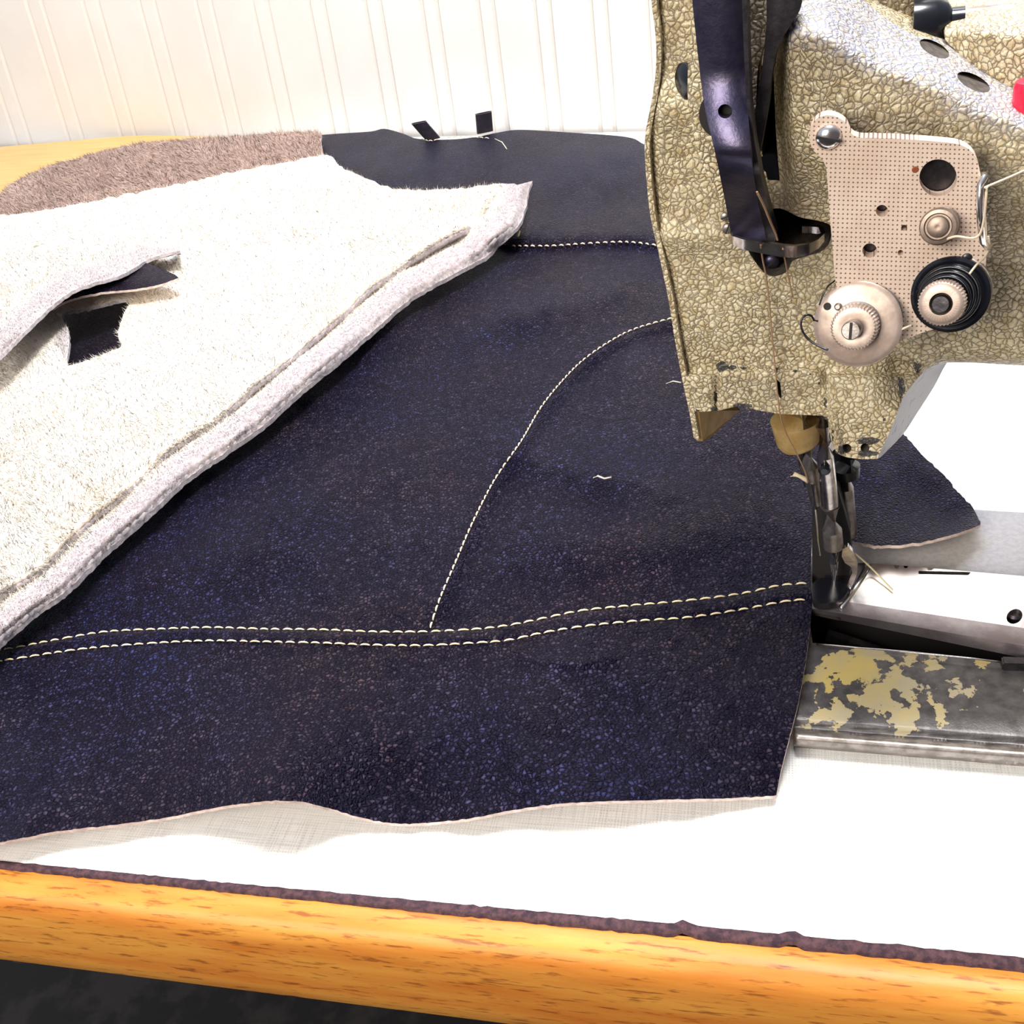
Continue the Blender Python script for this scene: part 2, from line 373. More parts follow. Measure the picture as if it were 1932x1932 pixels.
def m_perf():
    m = N('dotted_nickel'); uv = m.n('TexCoord').outputs['UV']; sc = 1932/8.6
    q = m.n('Mapping', i_0=uv, i_2=(0, 0, radians(-2)), i_3=(sc, sc, 1)).outputs[0]; s = m.n('SeparateXYZ', i_0=q)
    fx = m.math('SUBTRACT', m.math('FRACT', s.outputs[0]), .5); fy = m.math('SUBTRACT', m.math('FRACT', s.outputs[1]), .5)
    d = m.math('SQRT', m.math('ADD', m.math('MULTIPLY', fx, fx), m.math('MULTIPLY', fy, fy))); dot = steep(m, d, .24, .13)
    c = m.coord(); col = m.mix(steep(m, m.noise(c, 90, 6, .7), .4, .7), (.84, .68, .57), (.72, .54, .43))
    col = m.mix(m.math('MULTIPLY', steep(m, m.noise(c, 300, 5, .8), .64, .72), .7), col, (.22, .07, .03))
    col = m.mix(m.math('MULTIPLY', dot, .85), col, (.14, .06, .035))
    m.set(Base_Color=col, Roughness=.5, Metallic=.15); m.bump(m.math('MULTIPLY', dot, -1.0), .5, .0004); return m.m
LEA = m_leather()
SUEDE = m_simple('pale_cut_edge', (.55, .42, .38), .9, 0, 300, (.75, .62, .56), .4)
SKIN = m_simple('grey_hide_edge', (.33, .30, .33), .9, 0, 300, (.55, .50, .52), .5)
WOOL = m_wool('cream_wool', (.95, .88, .77), (.88, .75, .58), (.50, .44, .44))
TAUPE = m_wool('taupe_wool', (.46, .31, .25), (.60, .42, .33))
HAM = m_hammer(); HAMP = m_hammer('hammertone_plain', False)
OCHRE = m_simple('ochre_paint', (.30, .18, .055), .6, 0, 120, (.42, .29, .12), .4, 500)
GREY = m_simple('speckled_grey_paint', (.52, .52, .56), .5, 0, 260, (.20, .19, .2), .3, lo=.58, hi=.66)
CHROME = m_simple('polished_steel', (.82, .80, .80), .2, 1, 60, (.7, .66, .64), .05)
STEEL = m_simple('used_steel', (.42, .38, .36), .42, 1, 200, (.25, .22, .2), .15, 900)
STEELB = m_simple('bright_bar_steel', (.60, .56, .54), .22, 1, 200, (.38, .33, .31), .1, 900)
DARK = m_simple('dark_steel', (.05, .045, .05), .35, .8, 200, (.09, .08, .09), .2)
NICKEL = m_simple('worn_nickel', (.56, .45, .39), .42, .6, 90, (.40, .30, .25), .1)
BRONZE = m_simple('tarnished_nickel', (.34, .27, .23), .38, .75, 90, (.20, .15, .12), .1)
BLACK = m_simple('black_enamel', (.008, .009, .014), .22, .2)
PIT = m_simple('dark_interior', (.015, .012, .012), .7, 0)
RIM = m_simple('bare_dark_casting', (.05, .038, .03), .7, 0, 500, (.10, .08, .065), .5)
BLUED = m_simple('blued_steel', (.085, .075, .12), .33, .85, 120, (.05, .045, .09), .15, 900)
THR = m_simple('cream_thread', (.70, .58, .42), .8); THRB = m_simple('golden_thread', (.78, .66, .40), .8); THRO = m_simple('brown_thread', (.32, .19, .11), .8)
LINEN = m_linen(); BEECH = m_wood('varnished_beech', (.66, .31, .055), (.50, .15, .020), (.16, .035, .008), radians(19))
PLY = m_wood('pale_plywood', (.80, .52, .20), (.72, .40, .12), (.5, .25, .08), radians(30), False)
EDGE = m_simple('dark_edge_band', (.025, .008, .016), .8, 0, 400, (.085, .035, .04), .6, 700)
RED = m_simple('red_plastic', (.75, .01, .05), .3)
BEDM = m_bed(); PERF = m_perf()
BEDG = m_simple('grey_bed_paint', (.42, .41, .42), .42, 0, 500, (.50, .49, .49), .35, 900)
SATIN = m_simple('satin_steel', (.50, .46, .48), .38, .9, 60, (.36, .31, .33), .1, 900)
PLATE = m_simple('polished_plate', (.88, .86, .86), .22, 1, 30, (.80, .78, .82), .04)
WHITE = m_simple('white_wall_paint', (.86, .85, .83), .6, 0, 7, (.82, .80, .77)); FLOORM = m_simple('dark_stone_floor', (.006, .004, .004), .7, 0, 14, (.024, .018, .018), lo=.5)

# ------------------------------------------------------------ setting
A = G(0, 1628); B = G(1932, 1817); ED = (B-A)/np.linalg.norm(B-A); OUT = np.cross(ED, [0, 0, 1]); OUT /= np.linalg.norm(OUT)
wa = G(0, 275); wb = G(1215, 244); WD = (wb-wa)/np.linalg.norm(wb-wa); WN = np.cross(WD, [0, 0, 1.]); WN /= np.linalg.norm(WN)
if WN@(CAM-wa) < 0: WN = -WN
def WP(x, y, d=0.):
    r = ray(x, y); t = ((wa-CAM)@WN+d)/(r@WN); return CAM+r*t
# ribbed wall: shallow grooves in pairs
cols = []
for i in range(-6, 26):
    xb = 25+100.8*i
    for off, dp in ((-9, 0), (-4, 0), (0, -.003), (4, 0), (23, 0), (27, -.003), (31, 0)):
        cols.append((xb+off, dp))
vs = []; fs = []
for xb, dp in cols:
    s = .34-.00023*xb; lo = WP(xb, 250); hi = WP(xb-250*s, 0); dr = (hi-lo)/(hi[2]-lo[2])
    for z in (-.75, -.3, 0, .15, .3, .5, .8, 1.1):
        dd = dr.copy(); p = lo+dr*(z-lo[2]); vs.append(p+WN*dp)
wmi = []
for i in range(len(cols)-1):
    for j in range(7): a = i*8+j; fs.append((a, a+8, a+9, a+1)); wmi.append(1 if (i % 7) in (1, 2, 4, 5) else 0)
tag(mesh('wall_back', vs, fs, [WHITE, m_simple('shaded_groove', (.77, .74, .71), .8)], mi=wmi, flat=True), 'white ribbed wall panel behind the sewing table', kind='structure')  # groove faces coloured darker to stand for the shade in them
for k, (x, y) in enumerate([(305, 164), (337, 159), (146, 183), (446, 210), (617, 190), (648, 191), (625, 211), (634, 235), (946, 232), (1050, 244), (1152, 225)]):
    pass
fz = -.72
tag(mesh('floor', [(-3, -2, fz), (3, -2, fz), (3, 3, fz), (-3, 3, fz)], [(0, 1, 2, 3)], FLOORM), 'dark floor under the table', kind='structure')

# ------------------------------------------------------------ table
T0 = A-ED*.5; T1 = A+ED*1.1
table = empty('sewing_table', (T0+T1)/2+OUT*0+np.array([0, 0, 0]), 'white linen-patterned work table with a beech front edge, under the leather and the machine', 'table')
RECESS = [(1520, 1118), (1625, 1126), (2200, 1215), (2200, 1283), (1905, 1252), (1700, 1230), (1533, 1213)]
rp = [tuple(G(x, y, .004)[:2]) for x, y in RECESS]
back0 = G(-300, 330)[:2]; back1 = G(1500, 250)[:2]
tabo = [tuple((T0)[:2]), tuple((T1)[:2]), (.75, .75), tuple((wb+WN*.01)[:2]), tuple((wa+WN*.01)[:2]), (-1.0, 1.4)]
tabo = [tuple(T0[:2]), tuple(T1[:2]), tuple((wb+WD*.45+WN*.006)[:2]), tuple((wa-WD*.4+WN*.006)[:2])]
sheet('table_top', tabo, lambda x, y: np.stack([x, y, 0*x], 1), (0, 0, -.022), .08, [LINEN, EDGE], table, [rp])
# moulding along the front
E_ = OUT
prof = [(-.0005, -.030), (-.0005, -.0015), (.0015, -.0008), (.006, -.0012), (.0085, -.0025), (.0105, -.0052), (.0118, -.010), (.0125, -.018), (.0135, -.032), (.0128, -.0395), (.0105, -.0425), (.006, -.043), (-.0005, -.043)]
vs = []; fs = []; nseg = 60
for i in range(nseg+1):
    p = T0+(T1-T0)*i/nseg
    for o, z in prof: vs.append(p+OUT*(o+.0016)+np.array([0, 0, z]))
k = len(prof)
for i in range(nseg):
    for j in range(k): a = i*k+j; b = i*k+(j+1) % k; fs.append((a, b, b+k, a+k))
fs += [tuple(range(k)), tuple(range(nseg*k+k-1, nseg*k-1, -1))]
o = mesh('front_moulding', vs, fs, BEECH, table, label='orange varnished beech edge strip'); sharp(o, 50)
# ragged dark edge band between laminate and wood
vs = []; fs = []; nseg = 700
bump_at = [(600, .4), (1290, 1.8), (1496, 1.6), (1700, .6), (1610, .5)]
for i in range(nseg+1):
    p = T0+(T1-T0)*i/nseg; r = p-CAM; px = 966+FPX*(r@RT)/(r@FW)
    wdt = .0011+.0012*float(sst(-100, 1200, px))+.0004*noise.noise(Vector((i*.35, 0, 0)))+.0003*noise.noise(Vector((i*1.9, 4, 0)))
    inn = -.0009-.0008*float(sst(200, 1400, px))-sum(.0009*h*gau(px, c, 14) for c, h in bump_at)+.0005*noise.noise(Vector((i*.9, 9, 0)))
    z = .0004+.0002*noise.noise(Vector((i*1.3, 2, 5)))
    for o, zz in ((inn, -.001), (inn, z*.6), (inn+.0006, z), (inn+.0008+wdt, z), (inn+.001+wdt+.0003, -.0012)):
        vs.append(p+OUT*(o+.0002)+np.array([0, 0, zz]))
for i in range(nseg):
    for j in range(4): a = i*5+j; fs.append((a, a+1, a+6, a+5))
mesh('edge_band', vs, fs, EDGE, table, label='ragged dark purple-brown strip between laminate and wood')
# round steel fitting below the edge, left
P = G(45, 1806, -.047); lathe('table_bolt', P+np.array([0, .012, 0]), (0, 0, -1), [(0, .012), (.004, .012), (.0055, .009), (.006, .004)], STEEL, table, label='round steel fitting under the table edge')

# ------------------------------------------------------------ leather
SA = [(-40, 1232), (30, 1222), (80, 1212), (130, 1203), (200, 1192), (300, 1187), (400, 1184), (500, 1187), (600, 1188), (700, 1192), (800, 1192), (900, 1187), (960, 1180), (1020, 1168), (1100, 1152), (1200, 1142), (1300, 1133), (1400, 1120), (1470, 1105), (1531, 1100)]
SB = [(-40, 1252), (30, 1243), (100, 1232), (180, 1222), (300, 1213), (400, 1209), (500, 1211), (600, 1213), (700, 1217), (800, 1218), (900, 1213), (960, 1208), (1020, 1195), (1100, 1182), (1200, 1172), (1300, 1165), (1400, 1150), (1480, 1135), (1528, 1131)]
SC = [(812, 1184), (830, 1130), (860, 1060), (890, 990), (925, 920), (950, 880), (985, 830), (1020, 770), (1060, 720), (1100, 680), (1150, 645), (1200, 620), (1285, 596)]
SD = [(965, 464), (1040, 464), (1100, 460), (1160, 457), (1200, 458), (1260, 466)]
def zbase(x, y):
    """broad height of the leather over the table"""
    z = .0075+0*x
    z = z+.007*sst(1380, 1510, x)*sst(1500, 1380, y)
    fr = sst(1330, 1520, y)
    z = z+fr*(.017*gau(x, 510, 120)-.004*gau(x, 745, 90)+.007*gau(x, 1120, 170)-.002*gau(x, 1465, 90)+.004*gau(x, 60, 200))
    z = z+.010*gau(x, 560, 170)*gau(y, 1400, 110)+.006*gau(x+.45*(y-1350), 1010, 110)*gau(y, 1330, 120)
    z = z+.006*gau(y-.0*x, 1010, 60)*gau(x, 1200, 260)+.007*gau(y+.5*(x-500), 980, 90)*gau(x, 480, 220)
    z = z+.007*gau(y+.25*(x-900), 600, 50)*gau(x, 1000, 260)+.006*gau(y-.25*(x-1100), 880, 45)*gau(x, 1180, 220)
    z = z+.009*sst(500, 300, y)+.004*gau(y, 430, 35)
    return z
def zleather(x, y):
    z = zbase(x, y)
    z = z+.0016*nz(x, y, .012, 1)+.0007*nz(x, y, .035, 2)
    d, s = dpoly(x, y, SA); d2, s2 = dpoly(x, y, SB)
    mid, _ = dpoly(x, y, [(a, b+13) for a, b in SA])
    z = z+.0014*gau(mid, 0, 15)-.0006*gau(d, 0, 4)-.0006*gau(d2, 0, 4)-.0007*gau(mid, 0, 2.5)
    z = z+.0009*nz(x, y*.25, .05, 3)*gau(mid, 0, 70)
    d, s = dpoly(x, y, SC); s = s*s; dd, sg = dpoly(x, y, SC)
    out = dd*sg
    z = z+.0020*sst(22, 4, out)*sst(-120, 0, out)*sst(1200, 1150, y)-.0005*gau(out, 20, 8)*sst(1195, 1150, y)
    d, s = dpoly(x, y, SD); o2 = d*s; z = z-.0014*gau(o2, 9, 7)*sst(930, 980, x)+.001*gau(o2, -14, 14)
    z = z+.0015*gau(dpoly(x, y, [(975, 1225), (1000, 1245), (1100, 1250), (1160, 1238)])[0], 0, 10)
    return z
lo = smooth([(1465, 1501), (1380, 1506), (1300, 1508), (1150, 1512), (1050, 1517), (960, 1530), (880, 1545), (800, 1553), (740, 1553), (680, 1542), (620, 1525), (570, 1513), (520, 1511), (470, 1515), (400, 1525), (300, 1545), (200, 1558), (100, 1570), (0, 1590), (-120, 1612)], 8, False, .5)
up = [(-120, 1000), (-60, 700), (20, 500), (150, 420), (300, 345), (420, 300), (520, 275), (585, 262)]
top = smooth([(600, 255), (640, 252), (700, 248), (725, 243), (760, 252), (790, 262), (850, 263), (900, 258), (940, 250), (980, 245), (1060, 249), (1180, 258), (1215, 272), (1260, 292)], 6, False)
rt = [(1400, 345), (1530, 480), (1580, 650), (1585, 800), (1545, 880), (1530, 925)]
rt2 = smooth([(1531, 940), (1534, 980), (1530, 1050), (1530, 1100), (1531, 1140), (1526, 1200), (1518, 1260), (1505, 1330), (1487, 1400), (1472, 1460)], 8, False, .3)
outl = lo+straight([(-120, 1612)]+up+[(600, 255)], 14)[1:-1][:0]+straight(up+[top[0]], 14)[:-1]+top+straight([top[-1]]+rt+[rt2[0]], 14)[1:-1]+rt2
def dedupe(p):
    o = []
    for q in p:
        if not o or hypot(q[0]-o[-1][0], q[1]-o[-1][1]) > 1.2: o.append(q)
    return o
# straight() closes its loop, so build the open runs by hand
def run(pts, step=14):
    o = []
    for a, b in zip(pts[:-1], pts[1:]):
        m = max(1, int(hypot(b[0]-a[0], b[1]-a[1])/step)); o += [(a[0]+(b[0]-a[0])*j/m, a[1]+(b[1]-a[1])*j/m) for j in range(m)]
    return o+[pts[-1]]
outl = dedupe(lo+run(up)+top+run(rt)+rt2)
coat = empty('leather_coat_piece', G(800, 1000, 0), 'large dark pebbled leather coat piece with cream seam stitching, spread across the table', 'leather')
def fL(x, y): return G(x, y, zleather(x, y))
sheet('leather', outl, fL, (0, 0, -.0014), 7, [LEA, SUEDE], coat)
def stitches(name, path, mat, pitch=.0055, ln=.0044, r=.00034, parent=coat, side=0., zf=zleather, lift=.0006, label=None, gap=None):
    q = np.array(smooth(path, 3, False)); P = G(q[:, 0], q[:, 1], zf(q[:, 0], q[:, 1])+.0003); s = np.concatenate([[0], np.cumsum(np.linalg.norm(np.diff(P, axis=0), axis=1))])
    at = lambda t: np.array([np.interp(t, s, P[:, i]) for i in range(3)]); vs = []; fs = []; t = 0
    while t < s[-1]-ln:
        a, b = at(t), at(t+ln*random.uniform(.92, 1.05)); d = b-a; sd = np.cross(d, [0, 0, 1]); sd /= np.linalg.norm(sd)+1e-9; a = a-sd*side; b = b+sd*side
        pts = [a+(b-a)*k+np.array([0, 0, lift*(-.35+4.0*k*(1-k))]) for k in (0, .12, .35, .65, .88, 1)]
        v, f = tube('', pts, [r*.5, r*.9, r*1.1, r*1.1, r*.9, r*.5], None, n=6, ret=True); o = len(vs); vs += v; fs += [tuple(i+o for i in g) for g in f]; t += pitch
    return mesh(name, vs, fs, mat, parent, label=label)
stitches('seam_stitching', SA, THRB, label='upper row of the long double seam')
stitches('seam_stitching', SB, THRB, label='lower row of the long double seam')
stitches('seam_stitching', SC, THR, pitch=.0042, ln=.0032, r=.0004, label='curved single row running up to the machine')
stitches('seam_stitching', SD, THR, pitch=.0052, ln=.0034, r=.0005, side=.0004, label='short row near the back of the panel')
stitches('seam_stitching', [(795, 262), (812, 266), (838, 261), (865, 258), (895, 259), (925, 261)], THR, pitch=.006, ln=.005, r=.0004, zf=lambda x, y: zleather(x, y)+.0006, label='loose tacking under the two loops')
# hanging loops at the rear edge
def loop(pts, wpx, lab):
    (x0, y0), (x1, y1) = pts; P0 = G(x0, y0, .016); k = kpx(P0); r = ray(x1, y1); nn = np.array([0, -1, 0.]); t = ((P0-CAM)@nn)/(r@nn); P1 = CAM+r*t
    d = P1-P0; s = np.array([1, 0, 0.])*wpx/2*k; th = np.array([0, .0022, 0]); vs = []; fs = []
    sec = [(-1, -1), (-.6, -1.3), (.6, -1.3), (1, -1), (1.05, 0), (1, 1), (.6, 1.3), (-.6, 1.3), (-1, 1), (-1.05, 0)]
    m = len(sec)
    for q, sc in ((0, 1), (1, 1), (1, .8), (0.35, .8)):
        for a, b in sec: vs.append(P0+d*q+s*a*(sc if sc == 1 else .86)+th*b*(1 if sc == 1 else .55))
    for j in range(3):
        for i in range(m): a = j*m+i; b = j*m+(i+1) % m; fs.append((a, b, b+m, a+m))
    fs.append(tuple(range(3*m, 4*m)))
    o = mesh('hanging_loop', vs, fs, LEAL, coat, label=lab); sharp(o, 40)
LEAL = m_simple('smooth_dark_leather', (.012, .010, .018), .4, 0, 200, (.02, .016, .026), .3)
loop([(817, 262), (790, 231)], 27, 'slanted dark leather loop'); loop([(915, 249), (912, 213)], 30, 'upright dark leather loop')
# lint
tube('lint', [G(1120, 902, .017), G(1128, 898, .019), G(1140, 903, .018), G(1153, 901, .017)], .0004, THR, coat)
tube('lint', [G(1257, 724, .012), G(1270, 719, .014), G(1285, 722, .013)], .0003, THR, coat)
tube('loose_thread', [G(978, 428, .022), G(980, 437, .021), G(977, 445, .02)], [.0004, .0006, .001], THRB, coat)
tube('loose_thread', [G(934, 262, .019), G(947, 268, .02), G(952, 275, .0195), G(956, 281, .019)], .0004, THR, coat)

# second leather piece, right of the needle
p2 = dedupe(run([(1590, 1010), (1592, 930), (1590, 860), (1620, 790), (1698, 800)])+smooth([(1704, 818), (1740, 858), (1790, 905), (1803, 925), (1830, 950), (1852, 988)], 6, False, .8)+smooth([(1849, 991), (1800, 1008), (1750, 1021), (1700, 1028), (1650, 1029), (1625, 1024), (1605, 1021)], 7, False, .5))
def zp2(x, y): return .015+.009*sst(960, 1030, y)*gau(x, 1760, 120)+.002*nz(x, y, .02, 4)+.004*gau(x, 1640, 60)
o = sheet('leather_offcut', p2, lambda x, y: G(x, y, zp2(x, y)), (0, 0, -.0014), 7, [LEA, SUEDE])
tag(o, 'triangular dark leather flap right of the needle, behind the polished steel plate', 'leather')

# ------------------------------------------------------------ wool pieces
ply = smooth([(-150, 285), (-60, 281), (0, 277), (130, 266), (254, 256), (362, 257), (450, 260), (600, 262)], 20, False)
o = sheet('wooden_board', dedupe(ply+run([(600, 300), (300, 400), (-150, 480)], 30)[:]), lambda x, y: G(x, y, .010), (0, 0, -.008), 30, [PLY, PLY])
tag(o, 'pale yellow wooden board at the far left edge, behind the taupe fur', 'board')
def zmain(x, y):
    z = zbase(x, y)+.016+.006*sst(500, 350, y)+.004*nz(x, y, .007, 8)+.0012*nz(x, y, .03, 9)
    d, _ = dpoly(x, y, DG)
    z = z-(.0070+.005*nz(x, y, .014, 21))*gau(d, 54+6*nz(x, y, .012, 22), 10)*sst(1010, 930, x)+.0015*gau(d, 25, 14)-.004*sst(16, 0, d)
    return z
DG = [(1005, 342), (998, 358), (990, 400), (975, 430), (940, 460), (915, 485), (850, 520), (780, 560), (720, 610), (640, 680), (560, 745), (500, 800), (430, 850), (350, 905), (280, 970), (200, 1040), (130, 1110), (60, 1160), (0, 1212), (-60, 1262)]
TOPF = [(-60, 412), (0, 405), (60, 400), (150, 385), (250, 365), (350, 345), (450, 322), (550, 304), (618, 292), (640, 312), (665, 325), (700, 340), (740, 355), (800, 358), (870, 355), (930, 348), (975, 346)]
HOLE = smooth([(118, 592), (160, 582), (240, 566), (228, 605), (223, 635), (230, 652), (205, 664), (170, 678), (128, 688), (130, 650), (128, 620)], 6, True, .8)
fleece = empty('cream_sheepskin', G(400, 700, .01), 'large cream sheepskin, wool side up, with a dark slit, lying over the leather', 'sheepskin')
mo = dedupe(smooth(TOPF, 7, False, 1.2)+smooth(DG, 7, False, .7)+run([(-60, 900)], 40))
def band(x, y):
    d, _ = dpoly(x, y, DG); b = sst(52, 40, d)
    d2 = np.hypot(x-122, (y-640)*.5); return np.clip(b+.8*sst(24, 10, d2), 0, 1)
def mfl(x, y):
    d, _ = dpoly(x, y, DG); return 1-.65*sst(50, 38, d)
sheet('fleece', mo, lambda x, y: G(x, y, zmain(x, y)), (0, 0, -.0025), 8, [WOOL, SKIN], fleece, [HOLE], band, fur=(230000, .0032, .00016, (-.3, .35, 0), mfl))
# tan hairline edge of the hide: thin dark skin under the wool
sheet('hide', dedupe([(x+1.5, y+3) for x, y in smooth(DG, 7, False, .5)]+run([(-60, 1180), (100, 1060), (400, 830), (700, 560), (930, 400), (985, 352)], 20)), lambda x, y: G(x, y, zmain(x, y)-.0028), (0, 0, -.0016), 9, [LEAL, LEAL], fleece, label='thin dark leather side of the sheepskin')
# taupe strip behind
tp = dedupe(smooth([(-80, 430), (-40, 398), (0, 366), (20, 348), (70, 322), (150, 296), (250, 272), (350, 262), (450, 257), (540, 249), (598, 248), (606, 262), (610, 290), (640, 318)], 7, False, 1.0)+run([(560, 330), (300, 390), (0, 430)], 20))
o = sheet('taupe_sheepskin', tp, lambda x, y: G(x, y, .0225+.001*nz(x, y, .01, 5)), (0, 0, -.002), 9, [TAUPE, SKIN], fur=(50000, .0045, .0002, (-.5, .1, 0), lambda x, y: 1+0*x))
tag(o, 'taupe brown sheepskin strip between the wooden board and the cream sheepskin', 'sheepskin')
# lifted flap and pocket leather at the left
FE = [(-60, 722), (0, 672), (30, 642), (60, 613), (100, 575), (140, 547), (180, 533), (220, 522), (250, 508), (280, 489), (310, 479), (340, 473)]
fo = dedupe(smooth(FE, 6, False, .4)+smooth([(336, 468), (300, 469), (250, 462), (190, 462), (120, 470), (50, 478), (-60, 490)], 10, False))
def zflap(x, y):
    d, _ = dpoly(x, y, FE); r, _ = dpoly(x, y, [(336, 468), (250, 455), (190, 455), (120, 463), (50, 470), (-60, 485)])
    t = r/(r+d+1e-6); z0 = zmain(x, y); return z0+.0060+(.018-.006*sst(150, 340, x))*sst(0, 1, t)-.005*gau(d, 52-.1*x, 11)*sst(340, 250, x)-.003*sst(14, 0, d)+.002*nz(x, y, .02, 12)
flap = empty('sheepskin_flap', G(120, 560, .03), 'lifted cream sheepskin flap with a curling lower edge at the far left, above the slit', 'sheepskin')
sheet('fleece', fo, lambda x, y: G(x, y, zflap(x, y)), (0, 0, -.0022), 6, [WOOL, SKIN], flap, (), lambda x, y: sst(48, 30, dpoly(x, y, FE)[0])*.9,
      fur=(34000, .0032, .00016, (-.3, .35, 0), lambda x, y: 1-.6*sst(50, 30, dpoly(x, y, FE)[0])))
sheet('hide', dedupe([(x, y+3) for x, y in smooth(FE, 6, False, .4)]+run([(300, 470), (150, 520), (60, 580), (-60, 690)], 12)), lambda x, y: G(x, y, zflap(x, y)-.0024), (0, 0, -.0014), 7, [LEAL, LEAL], flap, label='dark leather side of the flap')
ppk = dedupe(smooth([(98, 582), (130, 566), (190, 552), (250, 546), (300, 537), (337, 524)], 6, False, .4)+run([(330, 518), (300, 505), (270, 494), (220, 515), (150, 535), (110, 560), (90, 580)], 8))
o = sheet('pocket_leather', ppk, lambda x, y: G(x, y, zmain(x, y)+.009+.006*sst(580, 520, y)), (0, 0, -.0016), 6, [LEA, SUEDE])
tag(o, 'small dark leather pocket piece with a pale edge, poking out under the sheepskin flap', 'leather')

# ------------------------------------------------------------ sewing machine
mach = empty('sewing_machine', G(1700, 1000, .01), 'beige hammertone-painted industrial sewing machine with tension discs, standing on the table at the right', 'sewing machine')
# bed
def y1(x): return 1378+.077*(x-1505)
def y2(x): return 1410+.083*(x-1500)
def zbed(x, y):
    t = np.clip((y-y1(x))/(y2(x)-y1(x)), 0, 1); z = .010*np.sqrt(np.clip(1-t**2.4, 0, 1)); z = np.where(t >= .999, .0, z)
    return z-.0022*gau(y-y1(x), -6, 7)-.0015*sst(60, 0, y1(x)-y)*(t <= 0)
bo = dedupe(run([(1497, 1409.8), (1700, y2(1700)), (1932, y2(1932)), (2250, y2(2250))], 8)+run([(2250, 975), (1932, 967), (1840, 962), (1600, 955), (1570, 960)], 20)+run([(1563, 1020), (1520, 1060), (1513, 1120), (1508, 1230), (1503, 1330), (1498, 1380)], 8))
def bedmask(x, y):
    m = gau(x, 1650, 150)*gau(y, 1305, 75)+.55*gau(x, 1800, 90)*gau(y, 1365, 25)+.75*gau(x, 1620, 110)*gau(y, 1238, 25)+.4*gau(x, 1560, 60)*gau(y, 1350, 40)
    return np.clip(m, 0, 1)*(y > 1190)
o = sheet('bed', bo, lambda x, y: G(x, y, zbed(x, y)), (0, 0, -.0115), 7, [BEDM, STEEL, BEDG], mach, [run(RECESS+[RECESS[0]], 10)[:-1]], bedmask, label='cast bed with worn yellow-grey paint', closeback=False)
me = o.data
for f in me.polygons:
    c = f.center; r = np.array(c)-CAM; px = 966+FPX*(r@RT)/(r@FW); py = 966-FPX*(r@UP)/(r@FW)
    if py < 1130+.1*(px-1600): f.material_index = 2
    elif py > y1(px)-2 and f.material_index == 0: f.material_index = 1
# pit below the slide plate
rr = [G(x, y, .006) for x, y in RECESS]; dn = np.array([0, 0, -.045]); vs = rr+[p+dn for p in rr]; k = len(rr)
mesh('hook_well', vs, [(i, (i+1) % k, (i+1) % k+k, i+k) for i in range(k)]+[tuple(range(k, 2*k))], PIT, mach, flat=True, label='dark opening beside the hook')
rodpx('hook_shaft', [(1560, 1200, -.02), (1900, 1300, -.01)], 14, 0, DARK, mach)
tube('wire', [G(1540, 1215, .0105), G(1700, 1229, .0115), G(1830, 1242, .012), G(1905, 1251, .0115)], .00035, CHROME, mach, label='thin bright wire along the bed edge')
P = G(1925, 1262, .009); boxw('latch_block', P, (ED*.006, OUT*.002, np.array([0, 0, .004])), DARK, mach, .0005)
# slide plate
po = run([(1637, 1062), (1700, 1067), (1932, 1087), (2200, 1110), (2200, 1240.6)], 9)+run([(2200, 1240.6), (1932, 1199.8), (1780, 1176.7), (1626, 1153.3)], 9)+run([(1592, 1148), (1640, 1075)], 9)[:-1]
def ybev(x): return 1139.5+(x-1535)*.152
def zpl(x, y): return .0150+0*x
sheet('slide_plate', dedupe(po), lambda x, y: G(x, y, zpl(x, y)), (0, 0, -.0050), 8, [PLATE, STEEL], mach, [straight([(1733, 1077), (1822, 1079), (1832, 1079.5), (1827, 1085), (1733, 1083)], 8), circ(1914, 1163, 16, 13, 20, -.6)], label='polished steel slide plate')
sheet('needle_plate', dedupe(run([(1532, 1138), (1560, 1080), (1600, 1063), (1633, 1062), (1586, 1154), (1532, 1143)], 9)), lambda x, y: G(x, y, .0148+0*x), (0, 0, -.0045), 9, [DARK, STEEL], mach)
vs = []; fs = []
for i in range(41):
    x = 1532+i*16.7; y = ybev(x); w_ = 20+.055*(x-1532)
    a = G(x, y, .0151); b = G(x, y+w_*.45, .0146); c = G(x, y+w_, .0100); dd = -OUT*.004
    vs += [a, b, c, c+dd, a+dd]
for i in range(40):
    for j in range(5): a = i*5+j; b = i*5+(j+1) % 5; fs.append((a, b, b+5, a+5))
o = mesh('plate_edge', vs, fs, SATIN, mach, label='thick satin front edge of the slide plate'); sharp(o, 15)
tube('plate_rim', [G(1641, 1066, .0156), G(1614, 1108, .0156), G(1587, 1148, .0156)], .0007, CHROME, mach, label='bright ground edge of the slide plate')
lathe('plate_screw', G(1914, 1163, .0115), (0, 0, 1), [(0, .003), (.0012, .003), (.002, .0022), (.0022, .0005)], DARK, mach)

